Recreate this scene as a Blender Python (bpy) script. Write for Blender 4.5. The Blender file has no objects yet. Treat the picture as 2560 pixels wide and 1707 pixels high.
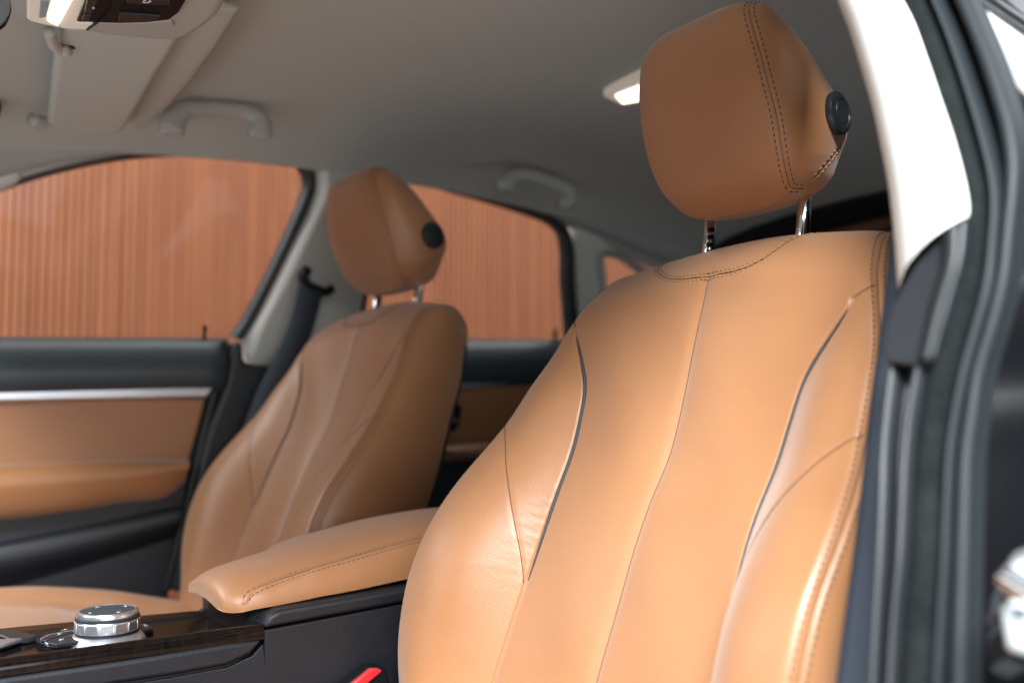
import bpy, bmesh, math, random
import numpy as np
from mathutils import Vector, Matrix
from mathutils.bvhtree import BVHTree
from mathutils.kdtree import KDTree
random.seed(4); RNG = np.random.default_rng(4)
SC = bpy.context.scene
COL = SC.collection
# ------------------------------------------------------------------ camera
FPX = 2400.0                                   # focal length in photo pixels (2560 wide)
PITCH = math.atan(160 / FPX)
YAW = math.atan(1610 / FPX * math.cos(PITCH))
CF = np.array([-math.sin(YAW)*math.cos(PITCH), -math.cos(YAW)*math.cos(PITCH), math.sin(PITCH)])
CR = np.array([-math.cos(YAW), math.sin(YAW), 0.0])
CU = np.cross(CR, CF)
CC = np.array([0.626, 0.986, 1.0])
cam = bpy.data.cameras.new('camera'); cam_o = bpy.data.objects.new('camera', cam); COL.objects.link(cam_o)
cam_o.matrix_world = Matrix(((CR[0], CU[0], -CF[0], CC[0]), (CR[1], CU[1], -CF[1], CC[1]), (CR[2], CU[2], -CF[2], CC[2]), (0, 0, 0, 1)))
cam.sensor_width = 36.0; cam.lens = FPX / 2560 * 36.0
cam.clip_start = 0.02; cam.clip_end = 200
cam.dof.use_dof = True; cam.dof.focus_distance = 0.87; cam.dof.aperture_fstop = cam.lens / 11.0
SC.camera = cam_o
# ------------------------------------------------------------------ light
SC.view_settings.view_transform = 'Standard'; SC.view_settings.look = 'None'
SC.view_settings.exposure = -0.50; SC.view_settings.gamma = 1.0
w = bpy.data.worlds.new('World'); SC.world = w; w.use_nodes = True
bg = w.node_tree.nodes['Background']; bg.inputs[0].default_value = (0.80, 0.90, 1.0, 1); bg.inputs[1].default_value = 0.055
def area(name, loc, target, sx, sy, power, color=(1, 1, 1)):
    l = bpy.data.lights.new(name, 'AREA'); l.shape = 'RECTANGLE'; l.size = sx; l.size_y = sy; l.energy = power; l.color = color
    o = bpy.data.objects.new(name, l); COL.objects.link(o); o.location = loc
    o.rotation_euler = (Vector(target) - Vector(loc)).to_track_quat('-Z', 'Y').to_euler()
    return o
area('showroom_light', (1.9, 2.5, 3.4), (0.1, 0.4, 0.95), 2.0, 0.7, 750, (0.92, 0.97, 1.0))
area('showroom_light', (3.6, -0.4, 2.9), (0.0, -0.4, 1.0), 1.6, 2.2, 90, (0.88, 0.96, 1.0))
area('showroom_light', (1.3, 5.2, 1.7), (0.1, 0.3, 1.0), 3.2, 1.6, 160, (0.93, 0.97, 1.0))  # added low fill for the far seat side, standing in for a bright window wall
area('showroom_light', (1.7, -1.45, 2.25), (0.0, -0.4, 0.95), 0.9, 0.6, 40, (0.93, 0.96, 1.0))
area('showroom_light', (-1.0, -1.15, 3.3), (-1.0, -1.9, 0.8), 5.5, 0.5, 125, (1.0, 0.97, 0.93))
area('showroom_light', (-2.7, 1.3, 3.2), (-2.7, 1.3, 0), 2.0, 1.6, 90, (0.92, 0.97, 1.0))  # added panel, placed to reflect as a pale patch in the near rear door
# ------------------------------------------------------------------ pixel -> place helpers
def ray(px, py): return CF + (px-1280)/FPX*CR - (py-853.5)/FPX*CU
def on(px, py, ax, v):
    d = ray(px, py); return CC + (v-CC[ax])/d[ax]*d
def onp(px, py, n, d0):                        # plane n.X = d0
    n = np.asarray(n, float); d = ray(px, py); return CC + (d0-n@CC)/(n@d)*d
def K(pts, ox=0, oy=0, s=1.0): return [(ox+s*x, oy+s*y) for x, y in pts]
def unit(a): a = np.asarray(a, float); return a/np.linalg.norm(a)
# ------------------------------------------------------------------ materials
def mat(name, color, rough=0.5, metal=0.0, coat=0.0, spec=0.5, sheen=0.0, bump=None, var=None, emit=None):
    m = bpy.data.materials.new(name); m.use_nodes = True; nt = m.node_tree; b = nt.nodes['Principled BSDF']
    b.inputs['Base Color'].default_value = (*color, 1); b.inputs['Roughness'].default_value = rough
    b.inputs['Metallic'].default_value = metal; b.inputs['Coat Weight'].default_value = coat; b.inputs['Coat Roughness'].default_value = 0.05
    b.inputs['Specular IOR Level'].default_value = spec; b.inputs['Sheen Weight'].default_value = sheen
    tc = nt.nodes.new('ShaderNodeTexCoord')
    if bump:                                    # list of (kind, scale, strength, distance)
        prev = None
        for kind, sc, st, dist in bump:
            if kind == 'vor':
                t = nt.nodes.new('ShaderNodeTexVoronoi'); t.feature = 'SMOOTH_F1'; t.inputs['Smoothness'].default_value = 0.4
                t.inputs['Scale'].default_value = sc; out = t.outputs['Distance']
            else:
                t = nt.nodes.new('ShaderNodeTexNoise'); t.inputs['Scale'].default_value = sc; t.inputs['Detail'].default_value = 4; out = t.outputs['Fac']
            nt.links.new(tc.outputs['Object'], t.inputs['Vector'])
            bp = nt.nodes.new('ShaderNodeBump'); bp.inputs['Strength'].default_value = st; bp.inputs['Distance'].default_value = dist
            nt.links.new(out, bp.inputs['Height'])
            if prev: nt.links.new(prev.outputs[0], bp.inputs['Normal'])
            prev = bp
        nt.links.new(prev.outputs[0], b.inputs['Normal'])
    if var:                                     # (scale, amount, rough amount)
        n = nt.nodes.new('ShaderNodeTexNoise'); n.inputs['Scale'].default_value = var[0]; n.inputs['Detail'].default_value = 6
        nt.links.new(tc.outputs['Object'], n.inputs['Vector'])
        mr = nt.nodes.new('ShaderNodeMapRange'); mr.inputs[1].default_value = 0.3; mr.inputs[2].default_value = 0.7
        mr.inputs[3].default_value = 1-var[1]; mr.inputs[4].default_value = 1+var[1]
        nt.links.new(n.outputs['Fac'], mr.inputs[0])
        mx = nt.nodes.new('ShaderNodeMix'); mx.data_type = 'RGBA'; mx.blend_type = 'MULTIPLY'; mx.inputs[0].default_value = 1
        mx.inputs[6].default_value = (*color, 1); nt.links.new(mr.outputs[0], mx.inputs[7]); nt.links.new(mx.outputs[2], b.inputs['Base Color'])
        if len(var) > 2:
            m2 = nt.nodes.new('ShaderNodeMapRange'); m2.inputs[1].default_value = 0.3; m2.inputs[2].default_value = 0.7
            m2.inputs[3].default_value = rough-var[2]; m2.inputs[4].default_value = rough+var[2]
            nt.links.new(n.outputs['Fac'], m2.inputs[0]); nt.links.new(m2.outputs[0], b.inputs['Roughness'])
    if emit:
        b.inputs['Emission Color'].default_value = (*emit[0], 1); b.inputs['Emission Strength'].default_value = emit[1]
    return m
def wood_mat(name, c1, c2, scale, rough, coat=0.0, rand=0.0, bumpst=0.0):
    m = bpy.data.materials.new(name); m.use_nodes = True; nt = m.node_tree; b = nt.nodes['Principled BSDF']
    b.inputs['Roughness'].default_value = rough; b.inputs['Coat Weight'].default_value = coat; b.inputs['Coat Roughness'].default_value = 0.06
    tc = nt.nodes.new('ShaderNodeTexCoord'); mp = nt.nodes.new('ShaderNodeMapping'); mp.inputs['Scale'].default_value = scale
    nt.links.new(tc.outputs['Object'], mp.inputs['Vector'])
    oi = nt.nodes.new('ShaderNodeObjectInfo')
    ad = nt.nodes.new('ShaderNodeVectorMath'); ad.operation = 'ADD'
    ml = nt.nodes.new('ShaderNodeMath'); ml.operation = 'MULTIPLY'; ml.inputs[1].default_value = 37.0 if rand else 0.0
    nt.links.new(oi.outputs['Random'], ml.inputs[0]); nt.links.new(mp.outputs[0], ad.inputs[0]); nt.links.new(ml.outputs[0], ad.inputs[1])
    n = nt.nodes.new('ShaderNodeTexNoise'); n.inputs['Scale'].default_value = 1; n.inputs['Detail'].default_value = 6; n.inputs['Distortion'].default_value = 0.6
    nt.links.new(ad.outputs[0], n.inputs['Vector'])
    cr = nt.nodes.new('ShaderNodeValToRGB'); cr.color_ramp.elements[0].position = 0.32; cr.color_ramp.elements[1].position = 0.68
    cr.color_ramp.elements[0].color = (*c1, 1); cr.color_ramp.elements[1].color = (*c2, 1)
    nt.links.new(n.outputs['Fac'], cr.inputs[0])
    if rand:
        hs = nt.nodes.new('ShaderNodeHueSaturation'); mr = nt.nodes.new('ShaderNodeMapRange')
        mr.inputs[3].default_value = 1-rand; mr.inputs[4].default_value = 1+rand
        nt.links.new(oi.outputs['Random'], mr.inputs[0]); nt.links.new(mr.outputs[0], hs.inputs['Value']); nt.links.new(cr.outputs[0], hs.inputs['Color'])
        nt.links.new(hs.outputs[0], b.inputs['Base Color'])
    else: nt.links.new(cr.outputs[0], b.inputs['Base Color'])
    return m
def glass_mat(name, tint=(1, 1, 1), refl=1.0):
    m = bpy.data.materials.new(name); m.use_nodes = True; nt = m.node_tree; nt.nodes.remove(nt.nodes['Principled BSDF'])
    tr = nt.nodes.new('ShaderNodeBsdfTransparent'); tr.inputs[0].default_value = (*tint, 1)
    gl = nt.nodes.new('ShaderNodeBsdfGlossy'); gl.inputs['Roughness'].default_value = 0.0
    ge = nt.nodes.new('ShaderNodeNewGeometry'); dt = nt.nodes.new('ShaderNodeVectorMath'); dt.operation = 'DOT_PRODUCT'
    nt.links.new(ge.outputs['Incoming'], dt.inputs[0]); nt.links.new(ge.outputs['Normal'], dt.inputs[1])
    def math_(op, a, b=0.0):
        n = nt.nodes.new('ShaderNodeMath'); n.operation = op
        for i, v in enumerate((a, b)):
            if isinstance(v, (int, float)): n.inputs[i].default_value = v
            else: nt.links.new(v, n.inputs[i])
        return n.outputs[0]
    c5 = math_('POWER', math_('SUBTRACT', 1.0, math_('ABSOLUTE', dt.outputs['Value'])), 5.0)
    class mu: outputs = [math_('MULTIPLY', math_('ADD', math_('MULTIPLY', c5, 0.96), 0.04), refl)]
    mx = nt.nodes.new('ShaderNodeMixShader'); nt.links.new(mu.outputs[0], mx.inputs[0]); nt.links.new(tr.outputs[0], mx.inputs[1]); nt.links.new(gl.outputs[0], mx.inputs[2])
    nt.links.new(mx.outputs[0], nt.nodes['Material Output'].inputs[0]); return m
LEATHER = mat('tan_leather', (0.340, 0.149, 0.058), 0.43, spec=0.6, sheen=0.25, bump=[('vor', 680, 0.20, 0.0006), ('noise', 45, 0.05, 0.003)], var=(9, 0.05, 0.05))
SEAM = mat('tan_thread', (0.33, 0.19, 0.09), 0.85, spec=0.1)
THREAD = mat('grey_thread', (0.045, 0.048, 0.05), 0.6)
PIPE = mat('grey_piping', (0.050, 0.046, 0.044), 0.6, spec=0.3)
DARKL = mat('dark_leathergrain', (0.010, 0.0105, 0.014), 0.5, spec=0.35, bump=[('vor', 520, 0.22, 0.0006)], var=(30, 0.1, 0.05))
DARKP = mat('dark_plastic', (0.016, 0.018, 0.022), 0.45, bump=[('noise', 700, 0.15, 0.0004)])
PAD = mat('dark_soft_pad', (0.035, 0.048, 0.058), 0.42, bump=[('vor', 500, 0.3, 0.0005)])
BLACK = mat('black_plastic', (0.006, 0.0068, 0.0085), 0.45, spec=0.15)
BUTTON = mat('satin_black', (0.014, 0.017, 0.021), 0.33)
RUBBER = mat('black_rubber', (0.011, 0.013, 0.014), 0.5, bump=[('noise', 300, 0.2, 0.001)])
FELT = mat('flocked_seal', (0.012, 0.0145, 0.015), 0.95, spec=0.12, bump=[('noise', 90, 0.6, 0.004)], var=(45, 0.35))
HEAD = mat('headliner_cloth', (0.52, 0.53, 0.485), 0.95, bump=[('noise', 900, 0.25, 0.0006)], var=(500, 0.06))
TRIM = mat('pale_trim', (0.72, 0.70, 0.65), 0.55, bump=[('noise', 600, 0.1, 0.0004)])
CHROME = mat('chrome', (0.80, 0.82, 0.84), 0.10, metal=1.0)
SILVER = mat('satin_silver', (0.62, 0.64, 0.68), 0.32, metal=0.9, bump=[('noise', 200, 0.05, 0.0004)])
PAINT = mat('black_paint', (0.004, 0.004, 0.005), 0.10, coat=1.0)
JAMB = mat('grey_door_seal', (0.014, 0.018, 0.021), 0.55, spec=0.35)
STEEL = mat('striker_steel', (0.75, 0.80, 0.83), 0.28, metal=0.85, bump=[('noise', 60, 0.1, 0.001)])
WEB = mat('belt_webbing', (0.020, 0.028, 0.042), 0.75, bump=[('vor', 900, 0.5, 0.0005)])
RED = mat('red_button', (0.55, 0.022, 0.026), 0.35)
WOODTRIM = wood_mat('dark_wood_veneer', (0.0025, 0.002, 0.0018), (0.009, 0.006, 0.0048), (260, 260, 9), 0.14, coat=0.15)
WOODTRIM.node_tree.nodes['Principled BSDF'].inputs['Specular IOR Level'].default_value = 0.2
SLAT = wood_mat('slat_wood', (0.195, 0.053, 0.016), (0.262, 0.080, 0.026), (30, 30, 1.3), 0.6, rand=0.05)
SLATBACK = mat('wall_backing', (0.16, 0.055, 0.025), 0.8, var=(3, 0.1))
FLOOR = mat('showroom_floor', (0.38, 0.39, 0.41), 0.4, var=(2, 0.06))
CARPET = mat('black_carpet', (0.012, 0.013, 0.016), 0.95, bump=[('noise', 400, 0.5, 0.002)])
PANE = glass_mat('window_glass', (0.93, 0.95, 0.95), 0.5)
TINT = glass_mat('tinted_glass', (0.25, 0.26, 0.27), 1.0)
LENS = mat('lamp_lens', (0.85, 0.82, 0.75), 0.3, emit=((1.0, 0.86, 0.66), 5.0))
LENSDIM = mat('lamp_lens_edge', (0.75, 0.72, 0.66), 0.25, emit=((1.0, 0.85, 0.66), 0.25))
GREYPL = mat('grey_plastic', (0.43, 0.43, 0.40), 0.5)
# ------------------------------------------------------------------ object helpers
def link(o, parent=None):
    COL.objects.link(o)
    if parent is not None: o.parent = parent
    return o
def mesh_obj(name, V, F, m, parent=None, smooth=True, normals=None):
    me = bpy.data.meshes.new(name); me.from_pydata([tuple(v) for v in V], [], [tuple(int(i) for i in f) for f in F]); me.update()
    if smooth: me.shade_smooth()
    if normals is not None: me.normals_split_custom_set_from_vertices([tuple(n) for n in normals])
    me.materials.append(m)
    return link(bpy.data.objects.new(name, me), parent)
def thing(name, label, cat, loc=(0, 0, 0), group=None):
    o = bpy.data.objects.new(name, None); COL.objects.link(o); o.location = loc; o.empty_display_size = 0.05
    o['label'] = label; o['category'] = cat
    if group: o['group'] = group
    return o
def tag(o, label=None, cat=None, group=None, kind=None):
    for k, v in (('label', label), ('category', cat), ('group', group), ('kind', kind)):
        if v: o[k] = v
    return o
def crom(P, n, closed=False):                 # smooth resample of a polyline to n points
    P = np.asarray(P, float)
    if len(P) == 2: t = np.linspace(0, 1, n)[:, None]; return P[0]*(1-t)+P[1]*t
    d = np.r_[0, np.cumsum(np.linalg.norm(np.diff(P, axis=0), axis=1)+1e-9)]
    return hermite(d, P, np.linspace(0, d[-1], n))
def hermite(x, Y, q):
    x = np.asarray(x, float); Y = np.asarray(Y, float); h = np.diff(x); s = np.diff(Y, axis=0)/h[:, None]
    m = np.empty_like(Y); m[0] = s[0]; m[-1] = s[-1]
    m[1:-1] = (s[:-1]*h[1:, None]+s[1:]*h[:-1, None])/(h[1:]+h[:-1])[:, None]
    i = np.clip(np.searchsorted(x, q, side='right')-1, 0, len(h)-1); t = ((q-x[i])/h[i])[:, None]; hh = h[i][:, None]
    return (2*t**3-3*t**2+1)*Y[i]+(t**3-2*t**2+t)*hh*m[i]+(-2*t**3+3*t**2)*Y[i+1]+(t**3-t**2)*hh*m[i+1]
def gridfaces(I):
    F = np.stack([I[:-1, :-1], I[:-1, 1:], I[1:, 1:], I[1:, :-1]], -1).reshape(-1, 4); return F
def clean(F):
    out = []
    for f in F:
        g = []
        for i in f:
            if i not in g: g.append(i)
        if len(g) > 2: out.append(g)
    return out
def loft(name, curves, m, n=40, parent=None, sub=1, thick=0.0):
    C = [crom(c, n) for c in curves]
    if sub > 1:
        A = np.array(C); C = list(np.transpose(np.array([crom(A[:, k], (len(C)-1)*sub+1) for k in range(n)]), (1, 0, 2)))
    A = np.array(C); I = np.arange(A.shape[0]*n).reshape(A.shape[0], n)
    o = mesh_obj(name, A.reshape(-1, 3), gridfaces(I), m, parent)
    if thick: md = o.modifiers.new('solid', 'SOLIDIFY'); md.thickness = abs(thick); md.offset = -1 if thick > 0 else 1
    return o
def tube(name, P, r, m, parent=None, seg=10, n=None, cap=True, flat=1.0, up=(0, 0, 1)):
    P = np.asarray(P, float)
    if n: P = crom(P, n)
    n = len(P); r = np.interp(np.linspace(0, 1, n), np.linspace(0, 1, len(r)), r) if np.ndim(r) else np.full(n, r)
    T = np.gradient(P, axis=0); T /= np.linalg.norm(T, axis=1)[:, None]+1e-12
    V = []; up = np.asarray(up, float)
    for i in range(n):
        a = np.cross(T[i], up); 
        if np.linalg.norm(a) < 1e-3: a = np.cross(T[i], (1, 0, 0))
        a = unit(a); b = np.cross(a, T[i])
        for k in range(seg):
            th = 2*math.pi*k/seg; V.append(P[i]+r[i]*(math.cos(th)*a+flat*math.sin(th)*b))
    F = [(i*seg+k, i*seg+(k+1) % seg, (i+1)*seg+(k+1) % seg, (i+1)*seg+k) for i in range(n-1) for k in range(seg)]
    if cap: F += [tuple(range(seg))[::-1], tuple((n-1)*seg+k for k in range(seg))]
    return mesh_obj(name, V, F, m, parent)
def slab(name, poly, vec, m, parent=None, bevel=0.0, segs=3, rnd=0):
    """closed outline poly (3D) extruded along vec: front face at poly, body behind"""
    P = np.asarray(poly, float); vec = np.asarray(vec, float)
    if rnd: P = crom(np.vstack([P, P[:1]]), rnd+1)[:-1]
    n = len(P); V = np.vstack([P, P+vec])
    F = [tuple(range(n)), tuple(range(n, 2*n))[::-1]]+[(i, i+n, (i+1) % n+n, (i+1) % n) for i in range(n)]
    bm = bmesh.new(); vs = [bm.verts.new(v) for v in V]
    for f in F: bm.faces.new([vs[i] for i in f])
    bmesh.ops.recalc_face_normals(bm, faces=bm.faces)
    bmesh.ops.triangulate(bm, faces=[f for f in bm.faces if len(f.verts) > 4]) if not bevel else None
    me = bpy.data.meshes.new(name); bm.to_mesh(me); bm.free(); me.materials.append(m); me.shade_smooth()
    o = link(bpy.data.objects.new(name, me), parent)
    if bevel:
        b = o.modifiers.new('bevel', 'BEVEL'); b.width = bevel; b.segments = segs; b.limit_method = 'ANGLE'; b.angle_limit = math.radians(50)
    me.set_sharp_from_angle(angle=math.radians(40))
    return o
def box(name, c, s, m, parent=None, bevel=0.004, rot=None):
    c = np.asarray(c, float); s = np.asarray(s, float)/2
    P = [np.array((sx*s[0], sy*s[1], s[2])) for sx, sy in ((-1, -1), (1, -1), (1, 1), (-1, 1))]
    o = slab(name, P, (0, 0, -2*s[2]), m, parent, bevel)
    o.location = c
    if rot: o.rotation_euler = rot
    return o
def lathe(name, prof, m, parent=None, seg=64, axis=(0, 0, 1), center=(0, 0, 0), smooth=True, sharp=35):
    ax = unit(axis); a = unit(np.cross(ax, (0.3, 1, 0.2))); b = np.cross(ax, a); V = []; c = np.asarray(center, float)
    for r, z in prof:
        for k in range(seg):
            t = 2*math.pi*k/seg; V.append(c+ax*z+r*(math.cos(t)*a+math.sin(t)*b))
    n = len(prof)
    F = [(i*seg+k, i*seg+(k+1) % seg, (i+1)*seg+(k+1) % seg, (i+1)*seg+k) for i in range(n-1) for k in range(seg)]
    F += [tuple(range(seg))[::-1], tuple((n-1)*seg+k for k in range(seg))]
    o = mesh_obj(name, V, F, m, parent); o.data.set_sharp_from_angle(angle=math.radians(sharp)); return o
# ------------------------------------------------------------------ upholstery builder
class Pad:
    """a belt of rows (bottom front -> top -> bottom back) with symmetric half tracks, plus two side panels"""
    def __init__(s, front, back, halfcols, M, sidecols, sidebulge, prof, closed=0, warp=0.0):
        # front/back: stations x tracks x 3 (x, w, z); last front station == first back station
        front = np.array(front, float); back = np.array(back, float); nt = front.shape[1]
        def rows(st, n):
            key = st.reshape(len(st), -1); d = np.r_[0, np.cumsum(np.linalg.norm(np.diff(st.mean(1), axis=0), axis=1))]
            return hermite(d, key, np.linspace(0, d[-1], n)).reshape(n, nt, 3)
        R = np.concatenate([rows(front, M+1), rows(back, M+1)[1:]])           # (2M+1, nt, 3)
        nR = len(R); half = []
        for k in range(nt-1):
            n = halfcols[k]; t = np.linspace(0, 1, n+1); t = (t-warp*np.sin(2*math.pi*t)/(2*math.pi))[(0 if k == 0 else 1):]
            half.append(prof(k, t, R[:, k], R[:, k+1], np.arange(nR)/M))
        H = np.concatenate(half, axis=1)                                        # (nR, nh, 3)
        nh = H.shape[1]; L = H[:, :0:-1].copy(); L[:, :, 1] *= -1
        G = np.concatenate([L, H], axis=1); s.nh = nh; s.nc = G.shape[1]; s.mid = nh-1
        s.piv = [sum(halfcols[:k]) for k in range(nt)]
        V = [G.reshape(-1, 3)]; I = np.arange(G.shape[0]*s.nc).reshape(G.shape[0], s.nc); s.I = I; s.nR = nR; s.M = M
        F = [gridfaces(I)]; lab = [np.zeros(len(F[0]), int)]; nv = I.size; s.sides = []
        for sg, ec in ((1, s.nc-1), (-1, 0)):
            S = np.zeros((M+1, sidecols+1), int); S[:, 0] = I[:M+1, ec]; S[:, -1] = I[nR-1-np.arange(M+1), ec]
            t = np.linspace(0, 1, sidecols+1)
            A = G[:M+1, ec]; B = G[nR-1-np.arange(M+1), ec]
            P = A[:, None]*(1-t)[None, :, None]+B[:, None]*t[None, :, None]
            wid = np.linalg.norm(A-B, axis=1); fade = np.minimum(1, wid/0.06)
            if closed: fade = fade*np.clip(np.arange(M+1)/(0.18*M), 0, 1)**0.6
            P[:, :, 1] += sg*sidebulge*np.sin(math.pi*t**0.8)[None]*fade[:, None]
            for i in range(M+1):
                if i == M: S[i, 1:-1] = I[M, ec]
                else: S[i, 1:-1] = nv+np.arange(sidecols-1); nv += sidecols-1; V.append(P[i, 1:-1])
            f = gridfaces(S) if sg > 0 else gridfaces(S)[:, ::-1]
            F.append(f); lab.append(np.full(len(f), 1 if sg > 0 else 2)); s.sides.append(S)
        if closed:
            n = sidecols; t = np.linspace(0, 1, n+1); B = np.zeros((n+1, s.nc), int); B[0] = I[0]; B[-1] = I[-1]
            P = G[0][None]*(1-t)[:, None, None]+G[-1][None]*t[:, None, None]
            P[:, :, 2] -= closed*np.sin(math.pi*t)[:, None]*np.sin(math.pi*np.linspace(0, 1, s.nc))[None]
            for k in range(1, n):
                B[k, 0] = s.sides[1][0, k]; B[k, -1] = s.sides[0][0, k]; B[k, 1:-1] = nv+np.arange(s.nc-2); nv += s.nc-2; V.append(P[k, 1:-1])
            f = gridfaces(B)[:, ::-1]; F.append(f); lab.append(np.full(len(f), 3))
        s.V = np.concatenate(V); s.F = np.concatenate(F); s.lab = np.concatenate(lab)
        e = np.concatenate([s.F[:, [0, 1]], s.F[:, [1, 2]], s.F[:, [2, 3]], s.F[:, [3, 0]]]); e = e[e[:, 0] != e[:, 1]]
        e = np.sort(e, 1); s.E = np.unique(e, axis=0)
    def smooth(s, wt, it):
        a, b = s.E[:, 0], s.E[:, 1]; n = len(s.V); deg = np.bincount(a, minlength=n)+np.bincount(b, minlength=n)
        wt = wt[:, None]
        for _ in range(it):
            acc = np.stack([np.bincount(a, s.V[b, k], n)+np.bincount(b, s.V[a, k], n) for k in range(3)], 1)/deg[:, None]
            s.V = s.V+wt*0.7*(acc-s.V)
    def dist(s, P):
        P = np.asarray(P, float); kd = KDTree(len(P))
        for i, p in enumerate(P): kd.insert(p, i)
        kd.balance(); D = np.full(len(s.V), 9.0); lo = P.min(0)-0.03; hi = P.max(0)+0.03
        for i in np.nonzero(((s.V > lo) & (s.V < hi)).all(1))[0]: D[i] = kd.find(s.V[i])[2]
        return D
    def normals(s):
        V = s.V; F = s.F; n = np.cross(V[F[:, 2]]-V[F[:, 0]], V[F[:, 3]]-V[F[:, 1]]); N = np.zeros_like(V)
        for k in range(4):
            for c in range(3): N[:, c] += np.bincount(F[:, k], n[:, c], len(V))
        return N/(np.linalg.norm(N, axis=1)[:, None]+1e-15)
    def groove(s, lines, depth, width):
        N = s.normals(); tot = np.zeros(len(s.V))
        for L in lines:
            D = s.dist(dense(L)); tot = np.maximum(tot, np.exp(-(D/width)**2))
        s.V = s.V-N*(depth*tot)[:, None]
    def bvh(s): return BVHTree.FromPolygons([tuple(v) for v in s.V], [tuple(int(i) for i in f) for f in s.F])
    def emit(s, name, mask, m, parent):
        F = s.F[mask]; ids, inv = np.unique(F, return_inverse=True); inv = inv.reshape(F.shape)
        N = s.normals()
        return mesh_obj(name, s.V[ids], clean(inv.tolist()), m, parent, normals=N[ids])
def dense(L, step=0.0008):
    L = np.asarray(L, float); d = np.r_[0, np.cumsum(np.linalg.norm(np.diff(L, axis=0), axis=1)+1e-9)]
    q = np.linspace(0, d[-1], max(2, int(d[-1]/step))); return np.stack([np.interp(q, d, L[:, k]) for k in range(3)], 1)
def stitches(name, tree, rows, m, parent, length=0.0034, gap=0.0020, r=0.00055):
    V = []; F = []
    for L, off in rows:
        L = dense(L, 0.0005); L = np.array([np.mean(L[max(0, i-12):i+13], axis=0) for i in range(len(L))])
        T = np.gradient(L, axis=0); d = np.r_[0, np.cumsum(np.linalg.norm(np.diff(L, axis=0), axis=1))]; Q = []
        for i in range(0, len(L), 1):
            h, nn, _, _ = tree.find_nearest(Vector(L[i])); nn = np.array(nn); a = np.cross(unit(T[i]), nn); p = np.array(h)+off*unit(a)
            h, nn, _, _ = tree.find_nearest(Vector(p)); Q.append((np.array(h), np.array(nn)))
        s = 0
        while s+length < d[-1]:
            i0 = np.searchsorted(d, s); i1 = min(len(L)-1, np.searchsorted(d, s+length)); p0, n0 = Q[i0]; p1, n1 = Q[i1]; pm, nm = Q[(i0+i1)//2]
            if np.linalg.norm(p1-p0) > 1e-5:
                t = unit(p1-p0); a = np.cross(t, nm); base = len(V)
                for p, hh, rr in ((p0, -0.3*r, 0.5), (p0*0.75+p1*0.25+(pm-(p0+p1)/2), 0.5*r, 1), (p0*0.25+p1*0.75+(pm-(p0+p1)/2), 0.5*r, 1), (p1, -0.3*r, 0.5)):
                    for ca, cb in ((1, -0.6), (0.55, 1), (-0.55, 1), (-1, -0.6)): V.append(p+nm*hh+r*rr*(ca*a+cb*nm))
                for q in range(3):
                    for k in range(4): F.append((base+q*4+k, base+q*4+(k+1) % 4, base+q*4+4+(k+1) % 4, base+q*4+4+k))
                F += [(base+3, base+2, base+1, base), (base+12, base+13, base+14, base+15)]
            s += length+gap
    return tag(mesh_obj(name, V, F, m, parent), kind='stuff')
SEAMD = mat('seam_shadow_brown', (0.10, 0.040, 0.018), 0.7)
def seamline(tree, lines, parent, r=0.00048):
    for L in lines:
        if isinstance(L, tuple): tube('seam', crom(np.array(L[0])[::4], 160), r, SEAMD, parent, seg=6); continue
        L = dense(L, 0.002); L = np.array([L[max(0, i-2):i+3].mean(0) for i in range(len(L))]); P = []
        for q in L:
            h, nn, _, _ = tree.find_nearest(Vector(q)); P.append(np.array(h)+0.00012*np.array(nn))
        tube('seam', P, r, SEAMD, parent, seg=6)
def cast(tree, px, off):
    out = []
    for p in px:
        d = ray(*p); h = tree.ray_cast(Vector(CC-off), Vector(d).normalized(), 6)
        if h[0] is not None: out.append(np.array(h[0]))
    return out
# ================================================================== SETTING
fl = slab('floor', [(-7, -7, 0), (7, -7, 0), (7, 8, 0), (-7, 8, 0)], (0, 0, -0.1), FLOOR); tag(fl, kind='structure')
sw = slab('unseen_dark_wall', [(-6.9, -2.5, 0), (-6.9, 8, 0), (-6.9, 8, 3.2), (-6.9, -2.5, 3.2)], (-0.1, 0, 0), mat('charcoal_wall', (0.035, 0.035, 0.04), 0.8, var=(2, 0.1))); tag(sw, kind='structure')  # unseen dark wall, added so the black door paint reflects dark
# slatted timber wall beyond the far side of the car
WY = -2.0
wall = thing('slatted_wall', 'warm brown wall of narrow upright timber slats seen through the car windows', 'wall', (-1.6, WY, 0))
slab('backing_board', [(-3.2, -0.02, 0), (3.4, -0.02, 0), (3.4, -0.02, 2.9), (-3.2, -0.02, 2.9)], (0, -0.03, 0), SLATBACK, wall)
def slat_mesh():
    w2, dp, h = 0.0096, 0.014, 2.9
    P = [(-w2, -0.019), (-w2, dp-0.004), (-w2*0.55, dp), (w2*0.55, dp), (w2, dp-0.004), (w2, -0.019)]
    V = [(x, y, z) for z in (0.02, h-0.02) for x, y in P]; n = 6
    F = [(i, (i+1) % n, (i+1) % n+n, i+n) for i in range(n)]+[tuple(range(n))[::-1], tuple(range(n, 2*n))]
    me = bpy.data.meshes.new('slat'); me.from_pydata(V, [], F); me.materials.append(SLAT); return me
sm = slat_mesh()
for k in range(270):
    o = bpy.data.objects.new('slat', sm); link(o, wall)
    o.location = (-2.9+k*0.0222+(0.002 if (k % 34) == 0 else 0), RNG.uniform(-0.0012, 0.0012), 0)
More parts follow.
